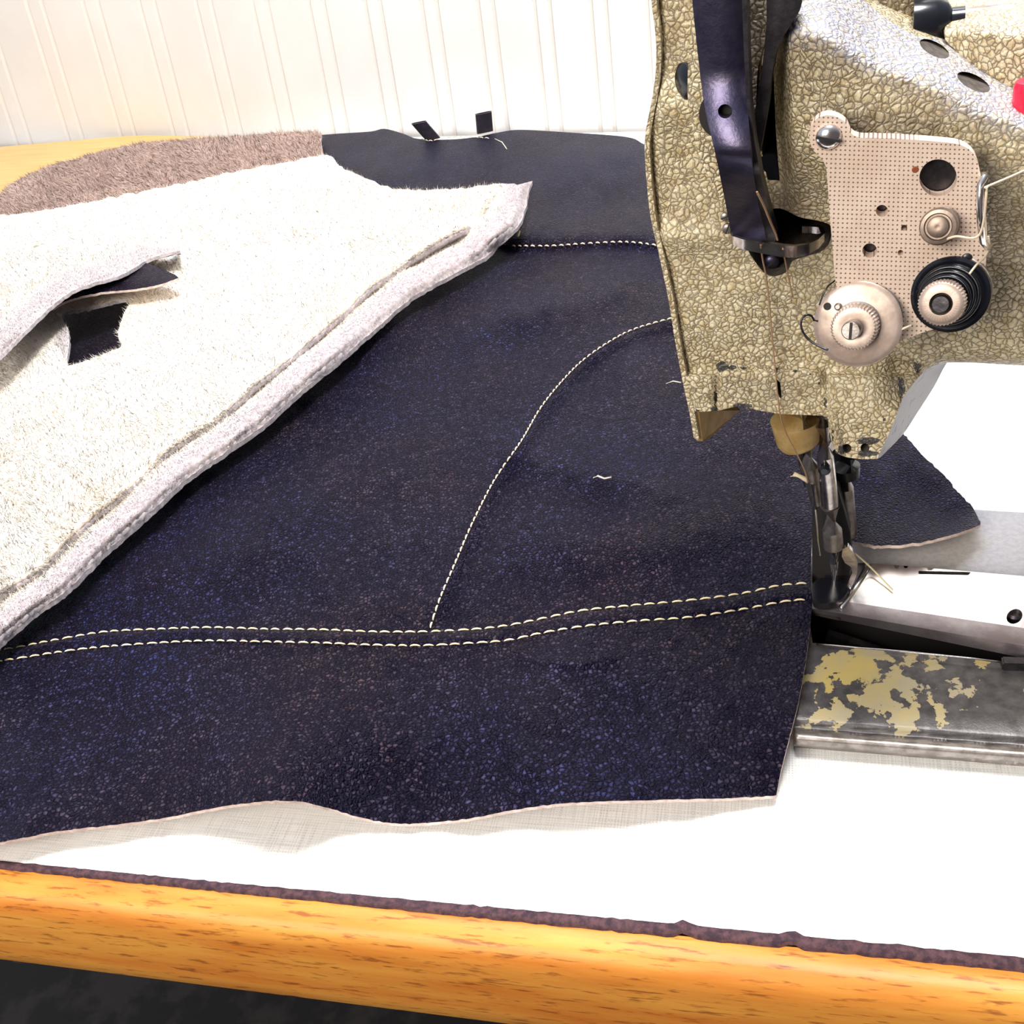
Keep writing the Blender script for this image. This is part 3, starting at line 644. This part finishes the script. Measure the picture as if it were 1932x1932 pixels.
# housing
HO = dedupe(smooth([(1236, -80), (1240, 0), (1245, 60), (1247, 110), (1243, 170), (1229, 250), (1228, 300), (1236, 400), (1253, 480), (1270, 560), (1283, 640), (1297, 720), (1311, 776)], 8, False)
    +run([(1320, 777), (1355, 775), (1385, 768), (1400, 766), (1430, 774), (1470, 781), (1550, 784), (1561, 787), (1564, 810)], 6)+smooth([(1570, 838), (1580, 854), (1595, 862), (1625, 866), (1655, 866)], 6, False)
    +smooth([(1664, 846), (1680, 812), (1693, 779), (1705, 748), (1725, 722), (1742, 703), (1762, 690), (1787, 684)], 7, False)+run([(1830, 684), (1932, 690), (2200, 715), (2200, 200), (1990, 130), (1932, 118), (1860, 92), (1800, 76), (1780, 74), (1735, 71), (1700, 53), (1660, 26), (1625, -5), (1600, -60), (1500, -80)], 9))
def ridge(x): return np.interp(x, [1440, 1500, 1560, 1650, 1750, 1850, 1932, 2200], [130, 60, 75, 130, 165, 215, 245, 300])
def hz(x, y):
    sh = sst(1462, 1500, x-.05*(y-250))*sst(470, 240, y-.10*(x-1500))
    d = .020*sh*(.75+.25*sst(1480, 1600, x))
    up = np.clip(ridge(x)-y, 0, 400)/100.
    d = d-.030*up**1.5*sst(1462, 1520, x)
    rb = sst(30, 0, 1+np.minimum(np.abs(y-470), 0)+30*0)*0
    # arm undercut near its lower edge, left panel dish, lower guard
    ye = np.interp(x, [1700, 1742, 1787, 1932, 2200], [760, 703, 684, 690, 715]); d = d-.010*(1-np.sqrt(np.clip(1-(np.clip(40-(ye-y), 0, 40)/40.)**2, 0, 1)))*sst(1700, 1770, x)
    d = d+.004*sst(1690, 1704, y+.0*x+990*(1-sst(1345, 1360, x))+990*sst(1545, 1562, x-(y-700)*.08))
    gx = sst(1346, 1360, x-(776-y)*.05)*sst(1562, 1546, x-(y-715)*.25)*sst(690, 703, y); d = d+.0035*gx
    fx = sst(1556, 1566, x-(y-715)*.12)*sst(700, 790, y)*sst(1720, 1690, x); d = d+.004*fx
    d = d-.0035*sst(1244, 1290, 1534-x)*0
    # soft horizontal swell of the left column
    d = d+.003*gau(y, 450, 30)*sst(1440, 1390, x)+.003*gau(y, 205, 50)*sst(1420, 1360, x)
    d = d-.004*gau(x, 1700, 28)*sst(600, 720, y)*sst(790, 740, y)
    e = np.clip(x-np.interp(y, [-80, 110, 300, 480, 776], [1240, 1247, 1228, 1253, 1311]), 0, 12)/12; d = d-.0018*(1-e)**2
    return d
CAV = smooth([(1440, 402), (1465, 393), (1485, 398), (1510, 410), (1550, 418), (1568, 428), (1566, 455), (1550, 474), (1520, 484), (1495, 493), (1486, 511), (1465, 521), (1445, 517), (1427, 497), (1410, 465), (1420, 430)], 6)
SLOT = straight([(1428, 130), (1458, 110), (1464, 250), (1471, 341), (1448, 339), (1436, 280)], 9)
H1 = circ(1763, 92, 31, 13, 22, radians(28)); H2 = circ(1837, 155, 34, 14, 22, radians(27)); HB = circ(1598, 846, 8.5, None, 14); HC = circ(1632, 845, 8.5, None, 14); TS = circ(1464, 699, 3.5, 6, 12)
CUT = straight([(1466, 716), (1472, 722), (1475, 750), (1471, 751), (1466, 735)], 5)
def chips(x, y):
    grime_dark = np.maximum.reduce([.9*gau(x, 1500, 45)*gau(y, 400, 110), .8*gau(x, 1690, 130)*gau(y, 235, 32), .7*gau(x, 1862, 22)*gau(y, 330, 90), .55*gau(x, 1400, 45)*gau(y, 410, 60),
        .5*gau(x, 1455, 40)*gau(y, 60, 160), .8*gau(x, 1700, 45)*gau(y, 710, 50), .5*gau(x, 1610, 110)*gau(y, 560, 60), .35*gau(x, 1465, 30)*gau(y, 620, 120), .45*gau(x, 1440, 110)*gau(y, 735, 30)])  # grime by the linkage, plus darker patches around plate, discs and rim
    rg = ridge(x); dust_toplight = np.clip(sst(rg+45, rg-25, y)*sst(1462, 1500, x), 0, 1)*.95  # upward band: lint dust together with painted blue top light
    m = 0*x
    for cx, cy, sx, sy, a in ((1362, 692, 14, 12, 1.0), (1382, 694, 9, 7, .9), (1404, 696, 8, 4, .9), (1405, 676, 4, 6, .9), (1500, 700, 9, 5, .8), (1528, 706, 6, 6, .8), (1545, 725, 5, 12, .6), (1557, 760, 5, 20, .75),
            (1350, 750, 6, 18, .8), (1345, 772, 16, 5, .9), (1400, 766, 26, 5, 1.0), (1640, 832, 28, 8, 1.0), (1588, 848, 12, 14, .8), (1640, 856, 30, 8, .8), (1571, 820, 4, 30, .7), (1700, 730, 9, 26, .8), (1730, 690, 22, 26, .55), (1668, 790, 8, 14, .6), (1318, 775, 8, 4, .8)):
        m = np.maximum(m, a*gau(x, cx, sx)*gau(y, cy, sy))
    return np.stack([m, grime_dark, dust_toplight], 1)
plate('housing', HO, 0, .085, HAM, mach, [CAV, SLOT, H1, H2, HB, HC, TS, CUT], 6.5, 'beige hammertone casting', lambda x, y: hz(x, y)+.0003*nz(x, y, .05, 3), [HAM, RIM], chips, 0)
P = FP(2170, 690, -.045)+UF*.017; zt = float(FP(2170, 240, -.045)[2])
boxw('upright', (P[0], P[1], zt/2+.004), (UF*.034, NF*.040, np.array([0, 0, zt/2])), HAMP, mach, .004, 'upright of the machine joining arm and bed')
# lining behind the openings
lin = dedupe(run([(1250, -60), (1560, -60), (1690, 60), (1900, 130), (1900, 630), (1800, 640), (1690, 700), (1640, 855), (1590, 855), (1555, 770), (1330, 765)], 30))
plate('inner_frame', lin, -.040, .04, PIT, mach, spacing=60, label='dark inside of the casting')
# speckled grey side facet at the lower right
fo2 = [(1787, 684), (1762, 690), (1742, 703), (1725, 722), (1705, 748), (1693, 779), (1680, 812), (1664, 846), (1655, 866), (1662, 862), (1704, 819), (1730, 780), (1762, 730), (1779, 697)]
plate('side_facet', smooth(fo2, 8), 0, .03, GREY, mach, spacing=8, dfn=lambda x, y: hz(x, y)-.0004-.0011*np.clip(dpoly(x, y, fo2[:9])[0], 0, 60), label='speckled grey side of the casting')
# face plate seen edge-on at the far left, with its lower corner
FL = [(1228, -80), (1229, 0), (1236, 60), (1238, 110), (1233, 170), (1218, 250), (1217, 300), (1226, 400), (1243, 480), (1260, 560), (1273, 640), (1288, 720), (1301, 780), (1309, 826)]
fl = smooth(FL, 8, False); fr = [(x+9.5, y) for x, y in fl]
plate('face_plate', dedupe(fl+[(1316, 832)]+fr[::-1]), .002, .075, HAMP, mach, spacing=5, label='thin side cover seen edge-on')
P = [FP(1310, 776, .000), FP(1317, 832, .000), FP(1330, 826, -.004), FP(1389, 774, -.030), FP(1380, 764, -.030)]
vs = P+[p+UF*.0015 for p in P]; mesh('cover_corner', vs, [(0, 1, 2, 3, 4), (9, 8, 7, 6, 5)]+[(i, (i+1) % 5, (i+1) % 5+5, i+5) for i in range(5)], OCHRE, mach, flat=True, label='ochre inner corner of the side cover')

# take-up lever guard: blued band in front of a pale casting rim
plate('guard_rim', dedupe(smooth([(1310, 40), (1303, 75), (1298, 130), (1298, 190), (1306, 240), (1318, 290), (1335, 330), (1355, 370), (1372, 400)], 8, False)+run([(1392, 400), (1372, 340), (1345, 240), (1330, 150), (1322, 60), (1318, 30)], 10)), .014, .014, HAMP, mach, spacing=10, label='pale rim behind the blued guard')
LG = [(1302, -60), (1306, 0), (1312, 60), (1322, 150), (1332, 215), (1345, 270), (1358, 330), (1368, 380), (1378, 430), (1386, 448), (1396, 456)]
RG = [(1400, -60), (1401, 0), (1403, 60), (1407, 150), (1412, 220), (1417, 290), (1425, 350), (1434, 400), (1443, 440), (1447, 458)]
go = dedupe(smooth(LG, 8, False)+run([(1410, 459), (1430, 460)], 8)+smooth(RG[::-1], 8, False))
def gd(x, y): return .031-.021*sst(280, 460, y)-.007*sst(300, 130, y)-.0012*((x-np.interp(y, [p[1] for p in LG], [p[0]+49 for p in LG]))/45)**2
plate('lever_guard', go, 0, .003, BLUED, mach, [circ(1368, 210, 13.5, None, 22)], 8, 'blued steel take-up guard band', gd)
plate('guard_flange', dedupe(smooth([(x-1, y) for x, y in RG], 8, False)+run([(1463, 456), (1465, 448), (1452, 400), (1437, 340), (1424, 270), (1416, 200), (1412, 100), (1408, -60)], 8)), 0, .006, DARK, mach, spacing=9, label='dark side flange of the guard', dfn=lambda x, y: .027-.020*sst(300, 460, y))
lathe('guard_screw', FP(1297, 152, .006), NF*.6-UF*.8, [(0, .0045), (.001, .0045), (.002, .003)], BLACK, mach)
lathe('guard_hole_shade', FP(1368, 210, .022), NF, [(0, .006), (.002, .006)], PIT, mach)  # black disc stands in for the shade behind the guard hole
# upper cover piece and lever behind the guard
plate('lever_cover', dedupe(smooth([(1408, -60), (1444, -60), (1446, 60), (1440, 90), (1430, 130), (1427, 180), (1425, 240), (1416, 250), (1409, 120)], 9)), .016, .012, HAMP, mach, spacing=12)
plate('take_up_lever', dedupe(smooth([(1505, -40), (1512, 10), (1490, 50), (1468, 90), (1455, 150), (1448, 210), (1437, 270), (1428, 310), (1420, 260), (1426, 200), (1436, 140), (1442, 90), (1446, 40), (1452, -40)], 8)), .018, .008, DARK, mach, spacing=10, label='dark curved take-up lever')
boxw('lever_tip', FP(1456, 312, -.004), (UF*.0023, NF*.004, FP(1450, 290, 0)-FP(1454, 320, 0)), BLACK, mach, .0004)
# chrome thread guide loop: a bent flat band
band_c = [(1378, 440, .004), (1384, 452, .010), (1405, 460, .014), (1440, 466, .016), (1475, 472, .017), (1500, 474, .016), (1520, 470, .014), (1540, 460, .009), (1553, 446, .003), (1548, 434, -.002), (1530, 432, -.004), (1512, 432, -.003)]
cc = []
for i in range(len(band_c)-1):
    for j in range(5): t = j/5; cc.append([band_c[i][q]*(1-t)+band_c[i+1][q]*t for q in range(3)])
cc.append(list(band_c[-1])); vs = []; fs = []
hp = lambda i: 9+7*math.sin(pi*min(1, i/(len(cc)*.75)))
for i, (x, y, d) in enumerate(cc):
    a = FP(x, y-hp(i)*.7, d); b = FP(x, y+hp(i)*.7, d); q = FP(*cc[min(i+1, len(cc)-1)])-FP(*cc[max(i-1, 0)]); nn = np.cross(q, b-a); nn /= np.linalg.norm(nn); nn *= .0006
    vs += [a-nn, b-nn, b+nn, a+nn]
for i in range(len(cc)-1):
    for j in range(4): a = i*4+j; b = i*4+(j+1) % 4; fs.append((a, b, b+4, a+4))
fs += [(0, 1, 2, 3), tuple(range(len(vs)-1, len(vs)-5, -1))]
o = mesh('thread_guide', vs, fs, STEELB, mach, label='bright bent steel thread guide'); sharp(o, 40)
def screw(name, x, y, d, rpx, mat, slot=0., ax=None, dome=.35, parent=None, slotmat=None, label=None, h=.5):
    """a slotted screw head; slot angle in the picture's plane"""
    P = FP(x, y, d); r = rpx*kpx(P); ax = NF if ax is None else ax; ax = ax/np.linalg.norm(ax)
    o = lathe(name, P, ax, [(0, r), (r*h, r), (r*(h+dome*.55), r*.82), (r*(h+dome*.9), r*.45), (r*(h+dome), r*.05)], mat, parent or mach, 32, label=label)
    s = UF-ax*(UF@ax); s /= np.linalg.norm(s); t = np.cross(ax, s); dd = s*cos(slot)+t*sin(slot); ee = np.cross(ax, dd)
    boxw('slot', P+ax*r*(h+dome*.62), (dd*r*.93, ee*r*.11, ax*r*dome*.42), slotmat or PIT, o); return o
def reparent_fix(): pass
screw('cavity_screw', 1456, 492, -.006, 14, BLUED, .8)
screw('housing_screw', 1368, 408, .002, 8, STEEL, .4); screw('housing_screw', 1373, 430, .003, 10, STEEL, 1.2)

# tension assembly
TP = smooth([(1604, 250), (1597, 233), (1580, 221), (1560, 217), (1541, 224), (1529, 241), (1527, 262), (1535, 284), (1549, 298), (1557, 312), (1561, 340), (1565, 400), (1571, 470), (1576, 530), (1590, 580), (1620, 610), (1660, 632), (1700, 641), (1745, 626), (1790, 612), (1835, 585), (1856, 530), (1862, 455), (1860, 400), (1853, 345), (1844, 305), (1834, 287), (1814, 274), (1780, 268), (1700, 262), (1650, 260), (1620, 259)], 7)
DT = .030
tens = plate('tension_plate', TP, DT, .0035, PERF, mach, [circ(1770, 336, 35.5, None, 36), circ(1664, 398, 11.5, None, 18), circ(1706, 430, 6, None, 12), circ(1641, 473, 14, None, 18), circ(1699, 477, 5.5, None, 12)], 12, 'pinkish nickel plate with a dotted surface')
plate('plate_hole_shade', straight([(1610, 290), (1700, 285), (1810, 295), (1835, 340), (1840, 450), (1825, 540), (1780, 580), (1690, 600), (1630, 580), (1620, 470), (1610, 360)], 14), DT-.0040, .020, DARK, mach, spacing=30, label='dark block added as shade behind the tension plate holes')  # added dark block gives the shade seen through the plate holes
lathe('screw_post', FP(1563, 258, DT-.002), -NF, [(0, .003), (DT+.01, .003)], DARK, mach)
screw('plate_screw', 1563, 258, DT, 24, CHROME, radians(-14), dome=.5, h=.15)
screw('small_screw', 1824, 487, DT, 10, DARK, 1.0, h=.1)
lathe('rust_spot', FP(1727, 320, DT), NF, [(0, .0008), (.0002, .0006)], m_simple('rust', (.25, .06, .02), .8), mach, 10)
def lp(name, x, y, d, ax, prof, mat, n=44, knurl=0, label=None, parent=None):
    P = FP(x, y, d); k = kpx(P); return lathe(name, P, ax, [(h*k, r*k) for h, r in prof], mat, parent or mach, n, knurl=knurl, label=label)
def axis(x0, y0, x1, y1, L): 
    a = FP(x0, y0, DT); r = ray(x1, y1); b = FP(x1, y1, DT+L); q = b-a; return q/np.linalg.norm(q)
AX1 = axis(1775, 424, 1765, 432, .010); AX2 = axis(1790, 552, 1745, 596, .030); AX3 = axis(1622, 608, 1580, 648, .030)
lp('thread_stud', 1775, 424, DT, AX1, [(0, 33), (4, 34), (8, 35), (10, 32), (14, 24), (24, 24), (27, 34), (38, 34), (44, 31), (45, 25), (42, 23), (42, 20), (50, 18), (53, 8), (52, 3)], BRONZE, label='round stepped guide stud')
# black dished disc with a beehive spring and knurled nut
lp('disc_backing', 1800, 548, DT, AX2, [(0, 66), (6, 68), (14, 68), (16, 60)], STEEL)
lp('tension_disc', 1797, 552, DT, AX2, [(14, 60), (16, 68), (22, 71), (28, 70), (31, 64), (29, 58), (33, 52), (30, 47)], BLACK, label='black dished tension disc')
P0 = FP(1797, 552, DT); k = kpx(P0); d_, s_, t_ = frame(AX2); pts = []
for i in range(160):
    t = i/159; a = t*2*pi*4.2; r = (54-26*t)*k; pts.append(P0+d_*(34+66*t)*k+(s_*cos(a)+t_*sin(a))*r)
tube('tension_spring', pts, 4.6*k, BLACK, mach, 10, label='black conical spring')
lp('tension_post', 1797, 552, DT, AX2, [(0, 14), (134, 14)], DARK)
lp('tension_nut', 1797, 552, DT, AX2, [(98, 30), (99, 37), (101, 38.5), (112, 38.5), (124, 38.5), (127, 36), (129, 30), (129, 20), (112, 19)], NICKEL, 80, .06, 'knurled nut with a recessed post')
lp('slotted_post', 1797, 552, DT, AX2, [(100, 12), (124, 12), (126, 10)], STEEL, label='dark slotted post end')
lp('nut_recess', 1797, 552, DT, AX2, [(110, 19), (113, 19)], PIT)
P = FP(1797, 552, DT)+AX2*126*k; boxw('post_slot', P, (d_*2*k, s_*2.2*k, t_*11.5*k), PIT, mach)
# front pair of bright discs, check spring, knurled nut, slotted stud
lp('tension_disc', 1626, 604, DT, AX3, [(0, 60), (4, 70), (8, 74), (12, 75), (14, 72)], STEEL, 64, label='steel disc behind the bright one')
lp('tension_disc', 1622, 608, DT, AX3, [(18, 40), (20, 72), (23, 79), (26, 80), (28, 78), (30, 70), (33, 48), (34, 36)], NICKEL, 64, label='large bright tension disc')
k3 = kpx(FP(1622, 608, DT)); B3 = FP(1622, 608, DT); e3, s3, t3 = frame(AX3)
for x, y, nm in ((1561, 578, 'disc_hole'), (1582, 578, 'disc_stud')):
    q = FP(x, y, DT); r = ray(x, y); tt = ((B3+AX3*31*k3-CAM)@AX3)/(r@AX3); q = CAM+r*tt
    lathe(nm, q-AX3*.0006, AX3, [(0, 7*k3), (.0014 if nm == 'disc_stud' else .0009, 7*k3), (.002 if nm == 'disc_stud' else .0009, 4*k3)], STEEL if nm == 'disc_stud' else PIT, mach, 16)
lp('tension_collar', 1622, 608, DT, AX3, [(30, 44), (36, 43), (38, 39)], STEEL, 48)
lp('tension_nut', 1622, 608, DT, AX3, [(38, 36), (40, 39), (42, 40), (66, 40), (68, 38), (72, 36), (74, 24), (72, 18)], NICKEL, 80, .06, 'knurled nut on the bright discs')
lp('tension_post', 1622, 608, DT, AX3, [(60, 17), (100, 17), (103, 15)], STEEL, label='slotted stud end')
P = B3+AX3*103*k3; boxw('post_slot', P, (e3*2*k3, t3*15*k3, s3*2.2*k3), PIT, mach)
rodpx('check_spring', [(1577, 528, .028), (1562, 540, .03), (1552, 558, .032), (1546, 575, .034)], 1.6, 0, BLACK, mach, label='thin black spring wire')
cs = smooth([(1543, 606), (1536, 604), (1531, 596), (1522, 594), (1514, 600), (1511, 612), (1516, 628), (1528, 642), (1545, 653), (1562, 660)], 4, False)
rodpx('check_spring', [(x, y, .036+.0002*i) for i, (x, y) in enumerate(cs)], 2.2, 0, BLACK, mach, label='curled black check spring')
# side thread wire
rodpx('thread_wire', [(1856, 330, DT-.002), (1857, 336, DT+.004), (1850, 348, DT+.005), (1848, 380, DT+.006), (1850, 420, DT+.006), (1854, 455, DT+.005), (1862, 466, DT+.002), (1866, 462, DT-.004)], 6.5, 0, CHROME, mach, label='upright rounded wire guide')
# castings on top of the arm
plate('arm_cap', dedupe(smooth([(1783, 74), (1784, 52), (1800, 36), (1850, 24), (1932, 19), (2050, 20), (2150, 60), (2150, 230), (2000, 215), (1932, 180), (1880, 158), (1830, 118), (1800, 92)], 9)), -.01, .06, HAMP, mach, spacing=9, label='second domed casting on the arm',
      dfn=lambda x, y: .012*sst(0, 1, (1-np.clip(((x-1990)/215)**2, 0, 1)))-.050*np.clip((62+.06*(x-1800)-y)/100, 0, 1)**1.4)
lathe('rear_casting', FP(1688, 60, -.036), (0, 0, 1), [(-.008, .016), (.004, .0135), (.012, .0115), (.02, .0105), (.04, .0105)], m_hammer('dark_hammertone', False, (.16, .12, .07), (.28, .22, .13)), mach, label='dark rounded casting behind the arm')
lathe('shaft_end', FP(1722, 50, -.018), UF, [(0, .0065), (.005, .0065), (.008, .005), (.009, .0035), (.012, .0035)], BLACK, mach, label='black shaft boss'); 
lathe('shaft', FP(1745, 57, -.022), UF, [(0, .0042), (.02, .0042)], STEEL, mach)
lathe('oil_cap', FP(1941, 178, .012), (0, 0, 1), [(-.004, .0034), (.002, .0034), (.003, .003), (.0032, .0015)], RED, mach, label='red plastic cap')
# lower end: ochre bushing, bars and foot
D = -.025
def bar(name, pts, rad, d, mat, label=None, n=28, parent=None): return rodpx(name, pts, rad, d, mat, parent or mach, n, label)
bar('bar_bushing', [(1497, 755), (1500, 790), (1506, 832), (1508, 839)], [46, 46, 40, 34], D, OCHRE, 'ochre painted bushing under the head')
bar('bar_bushing', [(1546, 770), (1550, 826), (1552, 834)], [20, 19, 14], D-.002, STEEL, 'steel bushing')
bar('clamp_body', [(1521, 830), (1527, 880), (1537, 925), (1541, 950)], [19, 17, 13, 11], D-.003, STEEL, 'tapering steel clamp body')
bar('needle_clamp', [(1510, 825), (1515, 870), (1524, 915)], [9, 9, 7], D-.006, DARK, 'dark needle clamp')
bar('needle_bar', [(1553, 800), (1557, 860), (1563, 920), (1566, 953)], 16, D+.003, STEELB, 'polished bar with a clamp screw')
lathe('clamp_screw', FP(1556, 883, D+.006), NF, [(0, .0020), (.0015, .0020), (.0024, .0012)], BLACK, mach)
bar('foot_shank', [(1566, 954), (1570, 1000), (1573, 1032)], 18, D+.003, STEEL, 'steel shank of the presser foot')
bar('foot_toe', [(1571, 1030), (1573, 1060), (1575, 1090), (1572, 1108), (1560, 1116)], [12, 9, 5, 3.5, 3], D+.001, CHROME, 'tapering bright toe')
bar('needle', [(1581, 1035), (1578, 1075), (1575, 1105)], [2.5, 2, 1], D+.003, CHROME)
bar('guide_rod', [(1533, 912), (1538, 960), (1543, 1020), (1547, 1048)], [4, 3.5, 3, 1.8], D+.004, CHROME, 'thin bright guide rod')
bar('presser_collar', [(1594, 856), (1597, 880), (1600, 898)], [26, 25, 22], D-.012, BLACK, 'dark collar')
bar('presser_bar', [(1590, 850), (1596, 920), (1603, 1007), (1603.3, 1010)], [14, 14, 14, 12], D-.014, STEEL, 'bronze-tinged presser bar')
plate('foot_block', straight([(1533, 902), (1575, 902), (1592, 960), (1604, 1005), (1606, 1060), (1600, 1108), (1580, 1122), (1533, 1118), (1532, 1000)], 9), D-.006, .012, PIT, mach, spacing=12, label='dark body of the presser foot')
ft = straight([(1590, 1036), (1600, 1031), (1611, 1044), (1618, 1062), (1617, 1082), (1611, 1100), (1600, 1119), (1588, 1131), (1575, 1137), (1568, 1130), (1565, 1123), (1572, 1121), (1580, 1126), (1590, 1118), (1600, 1100), (1608, 1080), (1606, 1070), (1594, 1062), (1588, 1050)], 5)
plate('foot_bracket', ft, D+.004, .002, STEELB, mach, spacing=7, label='bright curved side of the presser foot')
sheet('foot_sole', smooth([(1534, 1100), (1560, 1090), (1600, 1105), (1590, 1128), (1565, 1138), (1536, 1134)], 8), lambda x, y: G(x, y, .0185+0*x), (0, 0, -.003), 12, [BLACK, DARK], mach)

# ------------------------------------------------------------ threads
def thread(label, pts, mat, r=.00028):
    n = len(pts); p = []
    for i in range(n-1):
        for j in range(6):
            a, b, c, d = [np.array(pts[min(max(q, 0), n-1)]) for q in (i-1, i, i+1, i+2)]; t = j/6
            p.append(.5*((2*b)+(c-a)*t+(2*a-5*b+4*c-d)*t*t+(3*b-a-3*c+d)*t**3))
    p.append(np.array(pts[-1])); return tag(tube('sewing_thread', p, r, mat, None, 6), label, 'thread')
F3 = lambda x, y, d: FP(x, y, d)
thread('pale thread coming in from the right edge to the upright wire guide', [F3(1990, 290, .02), F3(1932, 322, .027), F3(1858, 354, DT+.008)], THR)
thread('short pale thread from the wire guide to the round stud on the dotted plate', [F3(1862, 352, DT+.01), F3(1849, 442, DT+.010), F3(1804, 446, DT+.008), F3(1786, 452, DT+.006)], THR)
thread('thread running down from the wire guide to the black tension disc', [F3(1864, 446, DT+.001), F3(1866, 465, DT+.001), F3(1858, 484, DT+.003), F3(1842, 500, DT+.006), F3(1829, 517, DT+.008)], THR)
thread('short thread bridging the black disc and the bright tension discs', [F3(1719, 614, DT+.004), F3(1700, 622, DT+.005), F3(1686, 631, DT+.004)], THR)
thread('brown thread dropping from the guard through the steel guide', [F3(1428, 362, .030), F3(1441, 388, .027), F3(1452, 415, .024), F3(1463, 440, .019), F3(1467, 453, .017)], THRO)
thread('long brown thread from the steel guide down to the needle bar', [F3(1435, 462, .018), F3(1439, 490, .010), F3(1446, 525, .005), F3(1452, 580, .004), F3(1458, 650, .004), F3(1463, 700, .0055), F3(1467, 745, .006), F3(1472, 782, .006), F3(1482, 815, .002), F3(1500, 850, -.001), F3(1517, 885, -.006), F3(1525, 910, -.012)], THRO, .00024)
thread('second brown thread under the steel guide, beside the cavity screw', [F3(1477, 470, .018), F3(1483, 500, .008), F3(1488, 525, .005), F3(1496, 560, .002)], THRO, .00022)
thread('loose golden thread end lying across the polished steel plate', [G(1588, 1034, .030), G(1612, 1044, .024), G(1640, 1068, .018), G(1662, 1090, .0165), G(1684, 1113, .0158)], THRB, .00035)
o = tube('lint_tuft', [F3(1492, 900, D), F3(1500, 895, D), F3(1508, 898, D), F3(1518, 903, D), F3(1524, 910, D)], [.0004, .0009, .0007, .0009, .0005], THR, mach, 8)
